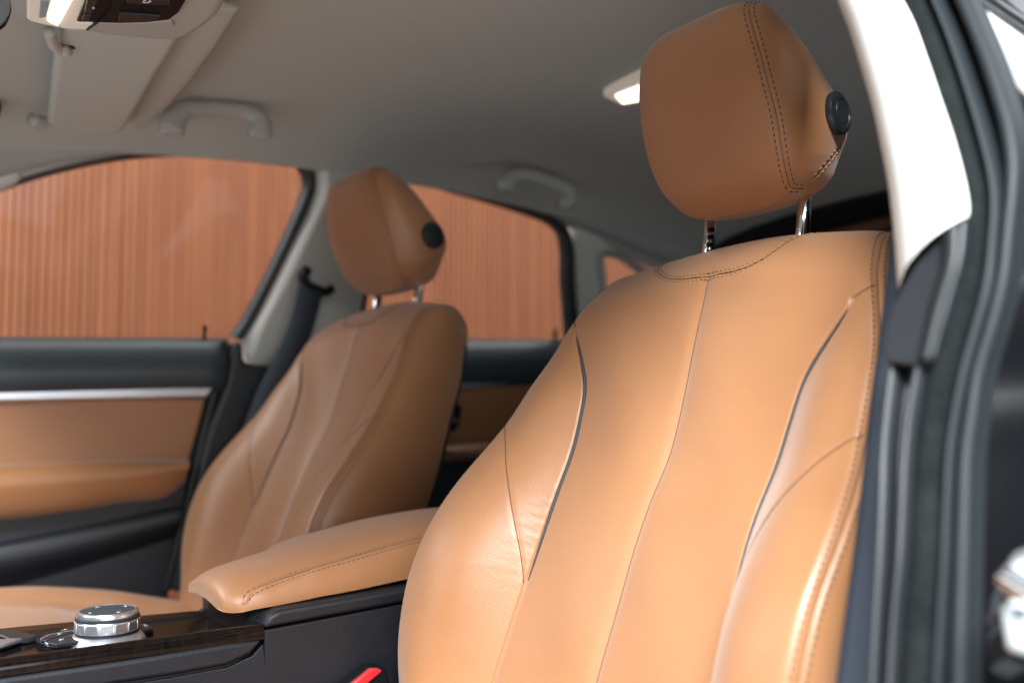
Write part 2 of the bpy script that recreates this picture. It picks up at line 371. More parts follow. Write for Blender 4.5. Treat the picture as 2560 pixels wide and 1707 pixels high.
# ================================================================== SEATS
def seat_tracks():
    zs = [0.60, 0.66, 0.72, 0.783, 0.841, 0.881, 0.92, 0.957, 0.987, 1.019]
    cx = [0.190, 0.178, 0.156, 0.131, 0.107, 0.091, 0.073, 0.053, 0.042, 0.031]
    px = [(0.205, 0.130), (0.188, 0.128), (0.163, 0.125), (0.137, 0.1235), (0.1145, 0.123), (0.0975, 0.1235), (0.0785, 0.124), (0.0585, 0.126), (0.047, 0.1285), (0.0365, 0.134)]
    ex = [(0.185, 0.205), (0.190, 0.214), (0.193, 0.224), (0.192, 0.231), (0.180, 0.234), (0.161, 0.232), (0.131, 0.229), (0.099, 0.2205), (0.076, 0.211), (0.056, 0.2035)]
    F = [[(c, 0, z), (p[0], p[1], z), (e[0], e[1], z)] for z, c, p, e in zip(zs, cx, px, ex)]
    F += [[(0.0185, 0, 1.058), (0.030, 0.151, 1.051), (0.037, 0.194, 1.047)],
          [(0.0085, 0, 1.090), (0.0235, 0.168, 1.079), (0.0225, 0.1835, 1.077)],
          [(0.000, 0, 1.117), (0.0105, 0.164, 1.101), (0.0095, 0.174, 1.099)],
          [(-0.014, 0, 1.133), (-0.006, 0.157, 1.117), (-0.006, 0.166, 1.116)],
          [(-0.034, 0, 1.147), (-0.026, 0.149, 1.133), (-0.026, 0.157, 1.132)],
          [(-0.062, 0, 1.155), (-0.056, 0.142, 1.142), (-0.055, 0.150, 1.140)]]
    B = [F[-1],
         [(-0.100, 0, 1.148), (-0.096, 0.142, 1.139), (-0.092, 0.150, 1.131)],
         [(-0.126, 0, 1.125), (-0.122, 0.146, 1.116), (-0.115, 0.156, 1.104)],
         [(-0.132, 0, 1.080), (-0.127, 0.152, 1.070), (-0.116, 0.166, 1.055)],
         [(-0.112, 0, 1.000), (-0.104, 0.165, 0.995), (-0.088, 0.186, 0.985)],
         [(-0.072, 0, 0.900), (-0.068, 0.170, 0.900), (-0.055, 0.205, 0.900)],
         [(-0.030, 0, 0.800), (-0.026, 0.175, 0.800), (-0.012, 0.212, 0.800)],
         [(0.005, 0, 0.700), (0.008, 0.175, 0.700), (0.020, 0.206, 0.700)],
         [(0.035, 0, 0.600), (0.038, 0.170, 0.600), (0.050, 0.196, 0.600)]]
    return F, B
def seat_prof(k, t, A, B, v):
    t = t[None, :, None]; A = A[:, None, :]; B = B[:, None, :]; v = v[:, None]
    P = A*(1-t)+B*t
    if k == 0:
        tt = t**1.7; P[..., 0:1] = A[..., 0:1]*(1-tt)+B[..., 0:1]*tt; P[..., 2:3] = A[..., 2:3]*(1-tt)+B[..., 2:3]*tt
        fade = np.clip((0.90-v)/0.18, 0, 1)
        P[..., 0] += 0.0055*np.sin(math.pi*t[..., 0]**0.8)*fade
    else:
        d = B-A; ln = np.sqrt(d[..., 0]**2+d[..., 1]**2)+1e-9; amt = (0.0115+0.0115*np.clip((0.64-v)/0.22, 0, 1))*np.clip((ln-0.012)/0.07, 0, 1)*(v < 1.02)
        sh = np.sin(math.pi*t[..., 0]**1.2)
        P[..., 0] += amt*sh*d[..., 1]/ln; P[..., 1] -= amt*sh*d[..., 0]/ln*0.8
    return P
SEATY = 0.37
def build_seat():
    off = np.array((0, SEATY, 0))
    root = thing('car_seat', 'tan leather front seat in the foreground beside the open door, grey piping on its backrest', 'car seat', (0, SEATY, 0), 'front car seats')
    F, B = seat_tracks(); B = [B[0]]+[[(q[0]+0.028*min(1, i/3), q[1], q[2]) for q in st] for i, st in enumerate(B[1:], 1)]; s = Pad(F, B, [104, 88], 300, 40, 0.020, seat_prof, warp=0.62)
    edgeR = s.V[s.I[:, s.nc-1]]; edgeL = s.V[s.I[:, 0]]
    D = np.minimum(s.dist(dense(edgeR, .002)), s.dist(dense(edgeL, .002)))
    s.smooth(np.exp(-(D/0.012)**2), 60)
    Z = s.V                                                       # slow undulation of the padding
    s.V[:, 0] += 0.0009*(np.sin(Z[:, 1]*31+Z[:, 2]*17)+np.sin(Z[:, 1]*13-Z[:, 2]*29+1)+0.6*np.sin(Z[:, 1]*57+Z[:, 2]*43))
    tree = s.bvh()
    M = s.M; Zc = s.V[s.I[:, s.mid], 2]
    # seam lines read off the photograph, laid on the modelled surface
    c3 = lambda L: K(L, 1380, 560, .375); c4 = lambda L: K(L, 980, 740, .375); c5 = lambda L: K(L, 980, 1119, .375)
    upper = cast(tree, c3([(688, 262), (690, 275), (697, 303), (720, 335), (745, 352), (775, 362), (830, 367), (900, 362), (1000, 350), (1090, 335), (1200, 315), (1300, 283), (1390, 240), (1470, 185), (1550, 128), (1620, 93)]), off)
    upper = crom(upper, 90)
    up0 = [upper[0]+np.array((-0.014*i, -0.001*i, 0.0085*i)) for i in (4, 3, 2, 1)]; up1 = [upper[-1]+np.array((-0.016*i, 0.001*i, 0.004*i)) for i in (1, 2, 3)]
    snap = lambda p: np.array(tree.find_nearest(Vector(p))[0])
    upper = np.array([snap(p) for p in up0]+list(upper)+[snap(p) for p in up1])
    diagL = np.array(cast(tree, c4([(772, 880), (758, 950), (752, 1020), (757, 1100), (770, 1220), (790, 1360), (810, 1480), (828, 1568)])+c5([(850, 660), (865, 780), (878, 880), (879, 915)]), off))
    diagL = crom(diagL, 60)
    mirror = lambda L: np.array([snap(np.array(p)*(1, -1, 1)) for p in L])
    ends = {}
    pcL, pcR = s.mid-s.piv[1], s.mid+s.piv[1]
    ptop = int(np.argmin(np.abs(s.V[s.I[:M, pcL], 2]-1.079))); pbot = int(np.argmin(np.abs(s.V[s.I[:M, pcL], 2]-0.833)))
    jrow = int(np.argmin(np.abs(s.V[s.I[:M, s.mid], 2]-upper[np.argmin(np.abs(upper[:, 1])), 2])))
    center = s.V[s.I[:jrow+1, s.mid]].copy()
    pipe = {pc: s.V[s.I[:ptop+1, pc]].copy() for pc in (pcL, pcR)}
    topc = {}
    for pc, ec, sg in ((pcL, 0, -1), (pcR, s.nc-1, 1)):
        a = s.V[s.I[ptop, pc]]; b = s.V[s.I[ptop+7, ec]]; topc[pc] = np.array([snap(a*(1-t)+b*t) for t in np.linspace(0, 1, 12)])
    dl = {pcL: np.vstack([[snap(s.V[s.I[int(np.argmin(np.abs(s.V[s.I[:M, 0], 2]-diagL[0, 2]-0.004))), 0]])], diagL]), }
    q_ = dl[pcL]; dl[pcL] = np.array([snap(v) for v in crom(np.vstack([q_[:1], q_[9::8], q_[-1:]]), 70)]); dl[pcR] = mirror(dl[pcL])
    eR = s.V[s.I[:, s.nc-1]].copy(); eL = s.V[s.I[:, 0]].copy()
    N0 = s.normals()
    # panel of every face
    nq = (s.nR-1)*(s.nc-1); rr, cc = np.divmod(np.arange(nq), s.nc-1)
    lab = np.zeros(len(s.F), int); lab[s.lab == 1] = 8; lab[s.lab == 2] = 9
    kd = KDTree(s.I.size)
    for i, v in enumerate(s.V[:s.I.size]): kd.insert(v, i)
    kd.balance()
    def rc(P): return np.array([divmod(kd.find(p)[1], s.nc) for p in P], float)
    cen = (s.V[s.F].mean(1))[:nq]
    pl = np.where(cc < s.mid, 1, 2)
    u = rc(upper); uo = np.argsort(u[:, 1]); ucol, urow = u[uo, 1], u[uo, 0]
    inside = (cc >= ucol[0]) & (cc <= ucol[-1]) & (rr+0.5 > np.interp(cc+0.5, ucol, urow)) & (rr < M+40)
    for pc, ec, up_, lo_ in ((pcL, 0, 4, 5), (pcR, s.nc-1, 6, 7)):
        out = (cc < pc) if pc == pcL else (cc >= pc)
        lim = np.interp(np.abs(cc+0.5-pc)/abs(pc-ec), [0, 1], [ptop, ptop+7])
        bol = out & (rr < lim)
        d = rc(dl[pc]); o = np.argsort(d[:, 1]); f = np.interp(cc+0.5, d[o, 1], d[o, 0])
        pl = np.where(bol, np.where(rr+0.5 > f, up_, lo_), pl)
    pl = np.where(inside, 3, pl); pl = np.where(rr >= M+40, 0, pl); lab[:nq] = pl
    # creases where the bolster cover is pulled in beside the piping
    for pc, sg in ((pcL, -1), (pcR, 1)):
        A = s.V[s.I[pbot, pc]]; ax = unit(s.V[s.I[pbot+90, pc]]-A); rel = s.V-A; al = rel@ax; la = sg*rel[:, 1]
        wv = np.sin(al*2*math.pi/0.0135+la*120+1.3*np.sin(al*90))+0.6*np.sin(al*2*math.pi/0.0071-la*210)
        s.V = s.V+N0*(0.00013*wv*np.exp(-((al-0.055)/0.05)**2)*np.exp(-(np.maximum(la, 0)/0.022)**2)*(la > -0.004)*(np.abs(rel[:, 0]) < 0.1))[:, None]
    # grooves
    s.groove([dl[pcL], dl[pcR], topc[pcL], topc[pcR]], 0.0006, 0.0018)
    s.groove([center], 0.0014, 0.0065); s.groove([center], 0.0009, 0.0011)
    s.groove([pipe[pcL], pipe[pcR]], 0.0018, 0.0024)
    s.groove([upper], 0.0012, 0.0014); s.groove([eR, eL], 0.0004, 0.003); s.groove([eR, eL], 0.0016, 0.0009)
    shell = s.emit('backrest', lab == 0, DARKP, root)
    for k in range(1, 10):
        n = {3: 'upper_panel', 8: 'side_panel', 9: 'side_panel'}.get(k, 'centre_panel' if k < 3 else 'bolster_panel')
        s.emit(n, lab == k, LEATHER, shell)
    for pc in (pcL, pcR):
        P = np.array([v-N0[i]*0.0008 for v, i in zip(pipe[pc][pbot:], s.I[pbot:ptop+1, pc])])
        P = P[::3]; P = np.array([P[max(0, i-2):i+3].mean(0) for i in range(len(P))])
        r = 0.0019*np.clip(np.minimum(np.arange(len(P))/14+0.15, (len(P)-1-np.arange(len(P)))/9+0.1), 0, 1)
        tube('piping', P, r, PIPE, shell, seg=12)
    e0 = int(0.10*M); t2 = s.bvh()
    seamline(t2, [dl[pcL], dl[pcR], topc[pcL], topc[pcR], upper, (s.V[s.I[:jrow+1, s.mid]],), (s.V[s.I[:M+30, -1]],), (s.V[s.I[:M+30, 0]],)], shell)
    stitches('edge_stitching', tree, [(eR[e0:M+30], -0.0048), (eR[e0:M+30], 0.0048), (eL[e0:M+30], -0.0048), (eL[e0:M+30], 0.0048)], THREAD, shell)
    stitches('panel_stitching', tree, [(upper, -0.0034), (upper, 0.0034)], SEAM, shell, r=0.0005)
    return root
def seat_cushion(root):
    F = [[(0.20, 0, 0.42), (0.20, 0.16, 0.42), (0.20, 0.22, 0.43)], [(0.13, 0, 0.62), (0.13, 0.15, 0.63), (0.13, 0.225, 0.64)],
         [(0.19, 0, 0.700), (0.19, 0.14, 0.705), (0.19, 0.215, 0.722)], [(0.25, 0, 0.706), (0.25, 0.14, 0.712), (0.25, 0.222, 0.742)],
         [(0.34, 0, 0.722), (0.34, 0.14, 0.730), (0.34, 0.226, 0.764)], [(0.44, 0, 0.745), (0.44, 0.14, 0.752), (0.44, 0.226, 0.778)],
         [(0.54, 0, 0.758), (0.54, 0.14, 0.762), (0.54, 0.215, 0.772)], [(0.60, 0, 0.748), (0.60, 0.14, 0.750), (0.60, 0.20, 0.750)], [(0.63, 0, 0.715), (0.63, 0.14, 0.715), (0.62, 0.19, 0.705)]]
    B = [F[-1], [(0.63, 0, 0.66), (0.63, 0.14, 0.66), (0.62, 0.19, 0.655)], [(0.60, 0, 0.58), (0.60, 0.14, 0.58), (0.60, 0.19, 0.585)], [(0.5, 0, 0.50), (0.5, 0.14, 0.50), (0.5, 0.20, 0.52)], [(0.24, 0, 0.40), (0.24, 0.16, 0.40), (0.24, 0.21, 0.415)]]
    F = [[(q[0], q[1], q[2]-0.030-0.012*(k == 2)) for k, q in enumerate(st)] for st in F]; B = [F[-1]]+B[1:]
    def prof(k, t, A, Bq, v):
        t = t[None, :, None]; P = A[:, None]*(1-t)+Bq[:, None]*t; P[..., 2] += (0.004 if k == 0 else 0.014)*np.sin(math.pi*t[..., 0])*np.clip(1-np.abs(v[:, None]-0.55)/0.45, 0, 1); return P
    s = Pad(F, B, [22, 14], 70, 10, 0.015, prof)
    D = np.minimum(s.dist(dense(s.V[s.I[:, -1]], .004)), s.dist(dense(s.V[s.I[:, 0]], .004))); s.smooth(np.exp(-(D/0.025)**2), 25)
    pc = [s.V[s.I[12:, s.mid+k]] for k in (-22, 22)]; tr = s.bvh()
    cross = np.array([tr.ray_cast(Vector((0.40, y, 1.0)), Vector((0, 0, -1)))[0] for y in np.linspace(-0.13, 0.13, 20)])
    s.groove(pc+[cross], 0.003, 0.006)
    return s.emit('seat_cushion', np.ones(len(s.F), bool), LEATHER, root)
def build_headrest(root):
    off = np.array((0, SEATY, 0))
    E_ = [(-0.033, 0.067, 1.188), (-0.019, 0.072, 1.202), (-0.008, 0.077, 1.220), (0.001, 0.080, 1.245), (0.008, 0.079, 1.268), (0.014, 0.076, 1.296), (0.016, 0.072, 1.314), (0.017, 0.068, 1.330), (0.012, 0.064, 1.342), (-0.004, 0.061, 1.348)]
    C_ = [(-0.038, 0, 1.178), (-0.018, 0, 1.196), (-0.004, 0, 1.218), (0.008, 0, 1.245), (0.017, 0, 1.270), (0.0235, 0, 1.298), (0.0255, 0, 1.318), (0.025, 0, 1.334), (0.018, 0, 1.347), (-0.002, 0, 1.353)]
    EB = [(-0.020, 0.063, 1.342), (-0.042, 0.074, 1.318), (-0.066, 0.082, 1.286), (-0.086, 0.087, 1.254), (-0.0885, 0.086, 1.240), (-0.084, 0.080, 1.220), (-0.078, 0.074, 1.199), (-0.066, 0.070, 1.190)]
    CB = [(-0.022, 0, 1.350), (-0.048, 0, 1.325), (-0.074, 0, 1.292), (-0.096, 0, 1.258), (-0.099, 0, 1.240), (-0.094, 0, 1.217), (-0.086, 0, 1.193), (-0.072, 0, 1.182)]
    F = [[c, e] for c, e in zip(C_, E_)]; B = [F[-1]]+[[c, e] for c, e in zip(CB, EB)]
    def prof(k, t, A, Bq, v):
        t = t[None, :, None]**1.0; A = A[:, None]; Bq = Bq[:, None]; P = A*(1-t)+Bq*t; tt = t**4.6
        P[..., 0:1] = A[..., 0:1]*(1-tt)+Bq[..., 0:1]*tt; P[..., 2:3] = A[..., 2:3]*(1-tt)+Bq[..., 2:3]*tt; return P
    s = Pad(F, B, [52], 110, 60, 0.015, prof, closed=0.003)
    D = np.minimum(s.dist(dense(s.V[s.I[:, -1]], .002)), s.dist(dense(s.V[s.I[:, 0]], .002)))
    bot = s.V[:, 2] < 1.196
    s.smooth(np.maximum(np.exp(-(D/0.006)**2), 0.4*bot), 16)
    tree = s.bvh(); eR = s.V[s.I[:, -1]].copy(); eL = s.V[s.I[:, 0]].copy()
    cR_ = np.vstack([s.V[s.sides[0][0, 1:26]][::-1], eR[:s.M+8]])
    c2 = lambda L: K(L, 1560, 300, .25)
    low = cast(tree, c2([(2225, 205), (2180, 255), (2100, 345), (2040, 420), (1980, 490), (1930, 550), (1890, 600)]), off)
    low = crom(low, 50) if len(low) > 3 else None
    lows = [low, np.array([np.array(tree.find_nearest(Vector(p*(1, -1, 1)))[0]) for p in low])] if low is not None else []
    s.groove([eR[:s.M+10], eL[:s.M+10]], 0.0018, 0.0014); s.groove(lows, 0.0012, 0.0013)
    hr = s.emit('headrest', (s.lab == 0) | (s.lab == 3), LEATHER, root)
    for k in (1, 2): s.emit('side_panel', s.lab == k, LEATHER, hr)
    seamline(s.bvh(), [(np.vstack([s.V[s.sides[0][0, 1:26]][::-1], s.V[s.I[:s.M+8, -1]]]),), (s.V[s.I[:s.M+8, 0]],)]+lows, hr)
    stitches('edge_stitching', tree, [(cR_, -0.0042), (cR_, 0.0042)], THREAD, hr)
    if lows: stitches('panel_stitching', tree, [(L, o) for L in lows for o in (-0.0028, 0.0028)], SEAM, hr, r=0.0005)
    h = tree.ray_cast(Vector(CC-off), Vector(ray(2091, 285)).normalized(), 5)
    for sg in (1, -1):
        c = np.array(h[0])*(1, sg, 1); n = unit(np.array(h[1])*(1, sg, 1)+np.array((0.0, 0.25*sg, 0)))
        b = lathe('release_button', [(0.0155, -0.006), (0.0185, -0.002), (0.0190, 0.0020), (0.0178, 0.0045), (0.0150, 0.0060), (0.0128, 0.0062), (0.0122, 0.0050)], BUTTON, hr, 48, n, c)
        lathe('button_cap', [(0.0108, -0.002), (0.0108, 0.0050), (0.0100, 0.0058), (0.005, 0.0060)], BUTTON, b, 48, n, c)
    for sg in (1, -1):
        a = np.array((-0.052, 0.0577*sg, 1.10)); b = np.array((-0.0665, 0.0577*sg, 1.215))
        p = tube('headrest_post', [a, a*0.5+b*0.5, b], 0.0062, CHROME, hr, seg=28)
        if sg < 0:
            for q in range(4):
                z = 1.150+q*0.0075; t = (z-1.10)/0.115; c = a*(1-t)+b*t
                box('notch', c+np.array((0.0035, 0.0050, 0)), (0.006, 0.0042, 0.0042), BLACK, p, 0.0004)
    return hr
seat = build_seat(); seat_cushion(seat); head = build_headrest(seat)
def kids(o): return [c for c in bpy.data.objects if c.parent == o]
def copy_tree(o, parent=None):
    c = o.copy(); COL.objects.link(c); c.parent = parent
    for ch in kids(o): copy_tree(ch, c)
    return c
seat2 = copy_tree(seat); seat2.location = (0.003, SEATY-0.74, 0.006); seat2.rotation_euler = (0, 0, 0.022)
tag(seat2, 'tan leather front seat farther away, on the window side of the armrest, in soft focus')
for c in kids(seat2):
    if c.name.startswith('headrest'): c.location = (0.000, 0, -0.003-0.055*1.27); c.scale = (1.10, 1.17, 1.055)
# ================================================================== HEADLINER AND ROOF
RZ = ([-2.2, -1.8, -1.4, -1.0, -0.6, -0.3, 0.0, 0.2, 0.35, 0.5, 0.62, 0.74], [1.16, 1.25, 1.335, 1.405, 1.452, 1.474, 1.478, 1.470, 1.455, 1.432, 1.405, 1.372])
def zc(x): return hermite(RZ[0], np.array(RZ[1])[:, None], np.atleast_1d(np.asarray(x, float)))[:, 0]
DY = ([0, 0.2, 0.35, 0.45, 0.52, 0.57, 0.605], [0, 0.003, 0.010, 0.020, 0.032, 0.046, 0.062])
def zroof(x, y): return zc(x)-np.interp(np.abs(y), *DY)
xs = np.linspace(-0.98, 0.74, 70); ys = np.r_[-np.array(DY[0][::-1]), DY[0][1:]]; ys = np.sort(np.unique(np.round(np.r_[ys, np.linspace(-0.6, 0.6, 41)], 4)))
V = [(x, y, z) for x in xs for y, z in zip(ys, np.array([zroof(x, yy)[0] for yy in ys]))]
I = np.arange(len(V)).reshape(len(xs), len(ys))
hl = mesh_obj('headliner', V, gridfaces(I), HEAD); tag(hl, kind='structure')
sd = hl.modifiers.new('solid', 'SOLIDIFY'); sd.thickness = 0.02; sd.offset = -1
# far side glass plane leans inwards
GN = np.array((0, 1, -0.3125)); GD = -0.72-0.3125*1.11
def g(px, py, off=0.0): return onp(px, py, GN, GD+off)
def gp(L, off=0.0): return np.array([g(x, y, off) for x, y in L])
c1 = lambda L: K(L, 0, 0, 0.3827)
W1 = [(-420, 845), (-420, 690), (-150, 545), (70, 452), (190, 419), (330, 394), (450, 386), (560, 386), (660, 391), (715, 398), (745, 410), (760, 432), (763, 458), (752, 500), (735, 540), (700, 618), (640, 740), (600, 812), (575, 845)]
W1o = [(-430, 846), (-440, 684), (-160, 537), (66, 446), (188, 413), (330, 388), (450, 380), (562, 380), (668, 384), (730, 391), (768, 407), (786, 432), (788, 466), (775, 510), (756, 555), (720, 632), (660, 755), (625, 820), (606, 850)]
W2 = [(905, 850), (925, 700), (965, 520), (985, 468), (1020, 455), (1060, 458), (1150, 482), (1260, 514), (1340, 541), (1382, 560), (1402, 580), (1410, 612), (1412, 700), (1418, 790), (1424, 850)]
W2o = [(893, 852), (914, 700), (955, 515), (976, 460), (1014, 446), (1060, 449), (1155, 473), (1265, 505), (1348, 531), (1398, 552), (1424, 578), (1434, 612), (1438, 700), (1444, 790), (1450, 852)]
def shift0(A, dx=0, dy=0, dz=0): return A+np.array((dx, dy, dz))
# ---- far front door
fd = thing('car_door', 'closed front passenger door with silver trim strip and tan leather insert, at the far left', 'car door', tuple(g(300, 900)))
def child(o, p):                                # parent keeping world place (parents are unrotated empties)
    o.parent = p; o.matrix_parent_inverse = Matrix.Translation(-Vector(p.location)); return o
def onto(p, *objs):
    for o in objs: child(o, p)
def ring(name, inner, outer, n, offi, offo, m, depth=0.02, mid=0.008):
    A = crom(gp(inner, offi), n); B = crom(gp(outer, offo), n); Mx = (A+B)/2+np.array((0, mid, 0)); C = A+np.array((0, -depth, 0)); D = B+np.array((0, -depth, 0))
    G = np.array([C, A, A*0.75+B*0.25+np.array((0, mid*0.8, 0)), Mx, A*0.25+B*0.75+np.array((0, mid*0.8, 0)), B, D]); I = np.arange(7*n).reshape(7, n)
    return mesh_obj(name, G.reshape(-1, 3), gridfaces(I), m)
def pane(name, outline, m, off=-0.012, n=60): return slab(name, crom(gp(outline, off), n), (0, -0.004, 0.001), m)
onto(fd, ring('window_seal', W1, W1o, 140, -0.004, 0.004, RUBBER), pane('window_pane', W1o, PANE))
def strip(name, prof, xa, xb, m, n=24, dz=(0, 0)):   # constant section along x: prof = [(y,z)...]
    V = []; X = np.linspace(xa, xb, n)
    for i, x in enumerate(X):
        t = i/(n-1)
        for y, z in prof: V.append((x, y, z+dz[0]*(1-t)+dz[1]*t))
    I = np.arange(n*len(prof)).reshape(n, len(prof)); return mesh_obj(name, V, gridfaces(I), m)
def prof_s(P, n=24): 
    P = crom(np.array([(0, a, b) for a, b in P]), n); return [(p[1], p[2]) for p in P]
def rear_x(px, py, y): return on(px, py, 1, y)
# soft pad (top of door), following the belt line
beltz = lambda x: 1.108+0.0125*(0.457-x)/0.36
def padloft(name, P0, P1, m):
    A = prof_s(P0, 30); B = prof_s(P1, 30); n = 30; V = []
    x0, x1 = P0[0][2], P1[0][2]
    return None
def beltpad(name, xa, xb, m):
    sec = [(-0.735, -0.010), (-0.724, 0.0), (-0.708, -0.002), (-0.690, -0.012), (-0.672, -0.034), (-0.664, -0.060), (-0.670, -0.086), (-0.686, -0.100), (-0.705, -0.106)]
    sec = prof_s(sec, 32); X = np.linspace(xa, xb, 36); V = []
    for i, x in enumerate(X):
        e = min(1.0, (min(i, 35-i))/1.0); q = 0.5+0.5*e
        for y, z in sec: V.append((x, -0.735+(y+0.735)*(q if i in (0, 35) else 1), beltz(x)+z))
    I = np.arange(len(V)).reshape(36, 32); return mesh_obj(name, V, gridfaces(I), m)
onto(fd, beltpad('door_top_pad', 0.095, 1.0, PAD))
Y0 = -0.690
def yp(L, Y): return np.array([on(x, y, 1, Y) for x, y in L])
onto(fd, slab('trim_strip', yp([(-400, 972), (0, 966), (300, 965), (536, 965), (532, 975), (518, 994), (300, 998), (0, 1004), (-400, 1010)], -0.672), (0, -0.02, 0), SILVER, bevel=0.004))
onto(fd, slab('leather_insert', yp([(-400, 1002), (0, 1000), (300, 996), (512, 994), (508, 1020), (490, 1090), (468, 1168), (300, 1168), (0, 1172), (-400, 1180)], -0.684), (0, -0.02, 0), LEATHER, bevel=0.004))
# padded armrest with a rounded upper shelf
A0 = yp([(-400, 1166), (0, 1158), (200, 1150), (380, 1147), (472, 1150)], -0.682); A1 = yp([(-400, 1176), (0, 1172), (200, 1165), (380, 1158), (474, 1156)], -0.652)
A2 = yp([(-400, 1215), (0, 1205), (200, 1192), (380, 1176), (474, 1165)], -0.640); A3 = yp([(-400, 1265), (0, 1250), (200, 1228), (380, 1205), (468, 1180)], -0.646); A4 = yp([(-400, 1315), (30, 1296), (300, 1256), (430, 1233), (462, 1204)], -0.672); A5 = A4+np.array((0, -0.03, 0.0))
onto(fd, loft('door_armrest', [A0, A1, A2, A3, A4, A5], LEATHER, n=50, sub=5))
onto(fd, slab('door_panel', yp([(-500, 880), (0, 880), (540, 880), (548, 960), (520, 1010), (500, 1090), (478, 1180), (462, 1270), (450, 1330), (420, 1500), (300, 1640), (-500, 1750)], -0.697), (0, -0.03, 0), DARKP, bevel=0.006))
B0 = yp([(-400, 1420), (0, 1352), (250, 1305), (455, 1262)], -0.694); B1 = yp([(-400, 1436), (0, 1368), (250, 1318), (455, 1272)], -0.672); B2 = yp([(-400, 1470), (0, 1400), (250, 1345), (452, 1294)], -0.668); B3 = yp([(-400, 1560), (0, 1470), (250, 1400), (445, 1340)], -0.694)
onto(fd, loft('map_pocket', [B0, B1, B2, B3], DARKP, n=30, sub=5))
lp = on(511, 838, 1, -0.706); lk = lathe('lock_pin', [(0.0035, -0.02), (0.0035, 0.008), (0.0042, 0.010), (0.0042, 0.016), (0.002, 0.018)], BLACK, None, 16, (0, 0.1, 1), lp); onto(fd, lk)
# ---- far rear door
rd = thing('car_door', 'closed rear door behind the farther seat, tan insert and chrome latch', 'car door', tuple(g(1200, 900)))
onto(rd, ring('window_seal', W2, W2o, 140, -0.004, 0.004, RUBBER), pane('window_pane', W2o, PANE), beltpad('door_top_pad', -1.1, -0.04, PAD))
onto(rd, slab('trim_strip', yp([(900, 986), (1130, 955), (1360, 930), (1600, 905), (1600, 930), (1360, 948), (1130, 978), (900, 1010)], -0.676), (0, -0.02, 0), SILVER, bevel=0.004))
onto(rd, slab('leather_insert', yp([(880, 1008), (1130, 976), (1360, 946), (1600, 928), (1600, 1140), (1400, 1150), (1150, 1150), (880, 1150)], -0.686), (0, -0.02, 0), LEATHER, bevel=0.004))
onto(rd, slab('latch_recess', yp([(1080, 1010), (1120, 1006), (1150, 1008), (1157, 1020), (1150, 1060), (1138, 1078), (1110, 1082), (1070, 1084)], -0.676), (0, -0.02, 0), BLACK, bevel=0.004))
lt = tube('latch', yp([(1070, 1058), (1098, 1055), (1120, 1052), (1138, 1050)], -0.664), 0.0085, CHROME, None, 14, 16, flat=0.6); onto(rd, lt)
R0 = yp([(1100, 1112), (1180, 1106), (1300, 1104), (1500, 1104)], -0.684); R1 = yp([(1100, 1118), (1180, 1112), (1300, 1110), (1500, 1110)], -0.640); R2 = yp([(1120, 1125), (1190, 1128), (1300, 1134), (1500, 1140)], -0.630); R3 = yp([(1140, 1138), (1200, 1155), (1300, 1175), (1500, 1190)], -0.680)
onto(rd, loft('door_armrest', [R0, R1, R2, R3], LEATHER, n=30, sub=5))
onto(rd, slab('door_panel', yp([(860, 880), (1200, 880), (1650, 880), (1650, 1500), (900, 1500)], -0.699), (0, -0.03, 0), DARKP, bevel=0.006))
lp2 = on(1388, 842, 1, -0.706); lk2 = lathe('lock_pin', [(0.0035, -0.02), (0.0035, 0.008), (0.0042, 0.010), (0.0042, 0.016), (0.002, 0.018)], BLACK, None, 16, (0, 0.1, 1), lp2); onto(rd, lk2)
# ---- far body side: roof rail, pillars, quarter panel
cb = thing('car_body_side', 'far inner side of the car body with pale roof rail and pillars between the windows', 'car body', tuple(g(800, 600)))
def roofedge(x0, x1, n, inset=0.0):
    X = np.linspace(x0, x1, n); return np.array([(x, -0.598+inset, float(zroof(x, 0.598-inset)[0])-0.001) for x in X])
# strip between headliner edge and window seals
top_f = crom(gp([(-160, 537), (66, 446), (188, 413), (330, 388), (450, 380), (562, 380), (668, 384), (730, 391), (775, 408), (800, 436)], 0.002), 80)
top_r = crom(gp([(800, 436), (860, 440), (955, 440), (1014, 446), (1060, 449), (1155, 473), (1265, 505), (1348, 531), (1398, 552), (1440, 574), (1560, 632), (1640, 672), (1800, 760)], 0.002), 80)
def rail(name, low, m):
    up = np.array([(p[0], -0.596, float(zroof(p[0], 0.596)[0])+0.004) for p in low]); md = low*0.5+up*0.5+np.array((0, 0.012, -0.002)); lo2 = low+np.array((0, -0.012, 0.0)); q = low+np.array((0, 0.004, 0.004))
    return loft(name, [lo2, low, q, md, up], m, n=80, sub=4)
onto(cb, rail('roof_rail', top_f, GREYPL), rail('roof_rail', top_r, GREYPL))
def bead(low): up = np.array([(q[0], -0.596, float(zroof(q[0], 0.596)[0])+0.004) for q in low]); return low[14:]+np.array((0, 0.005, 0.0125)) if low is top_f else low+np.array((0, 0.005, 0.0125))
for low in (top_f, top_r): onto(cb, tube('frame_bead', bead(low), 0.0075, TRIM, None, 14, 90))
PL1 = gp([(786, 428), (788, 470), (774, 515), (718, 632), (638, 795), (604, 866), (612, 905)], -0.002); PL2 = gp([(822, 428), (820, 480), (808, 520), (774, 592), (714, 716), (650, 846), (630, 911)], 0.026)
onto(cb, loft('pillar_edge', [shift0(PL1, dy=-0.02), PL1, PL1*0.6+PL2*0.4+np.array((0.004, 0, 0)), PL1*0.15+PL2*0.85+np.array((0.004, 0, 0)), PL2], TRIM, n=60, sub=4))
onto(cb, slab('centre_pillar', gp([(822, 426), (900, 430), (985, 445), (955, 520), (915, 700), (890, 860), (880, 914), (630, 911), (650, 846), (714, 716), (774, 592), (808, 520), (820, 480)], 0.0265), (0, -0.04, 0), HEAD, bevel=0.003, segs=3))
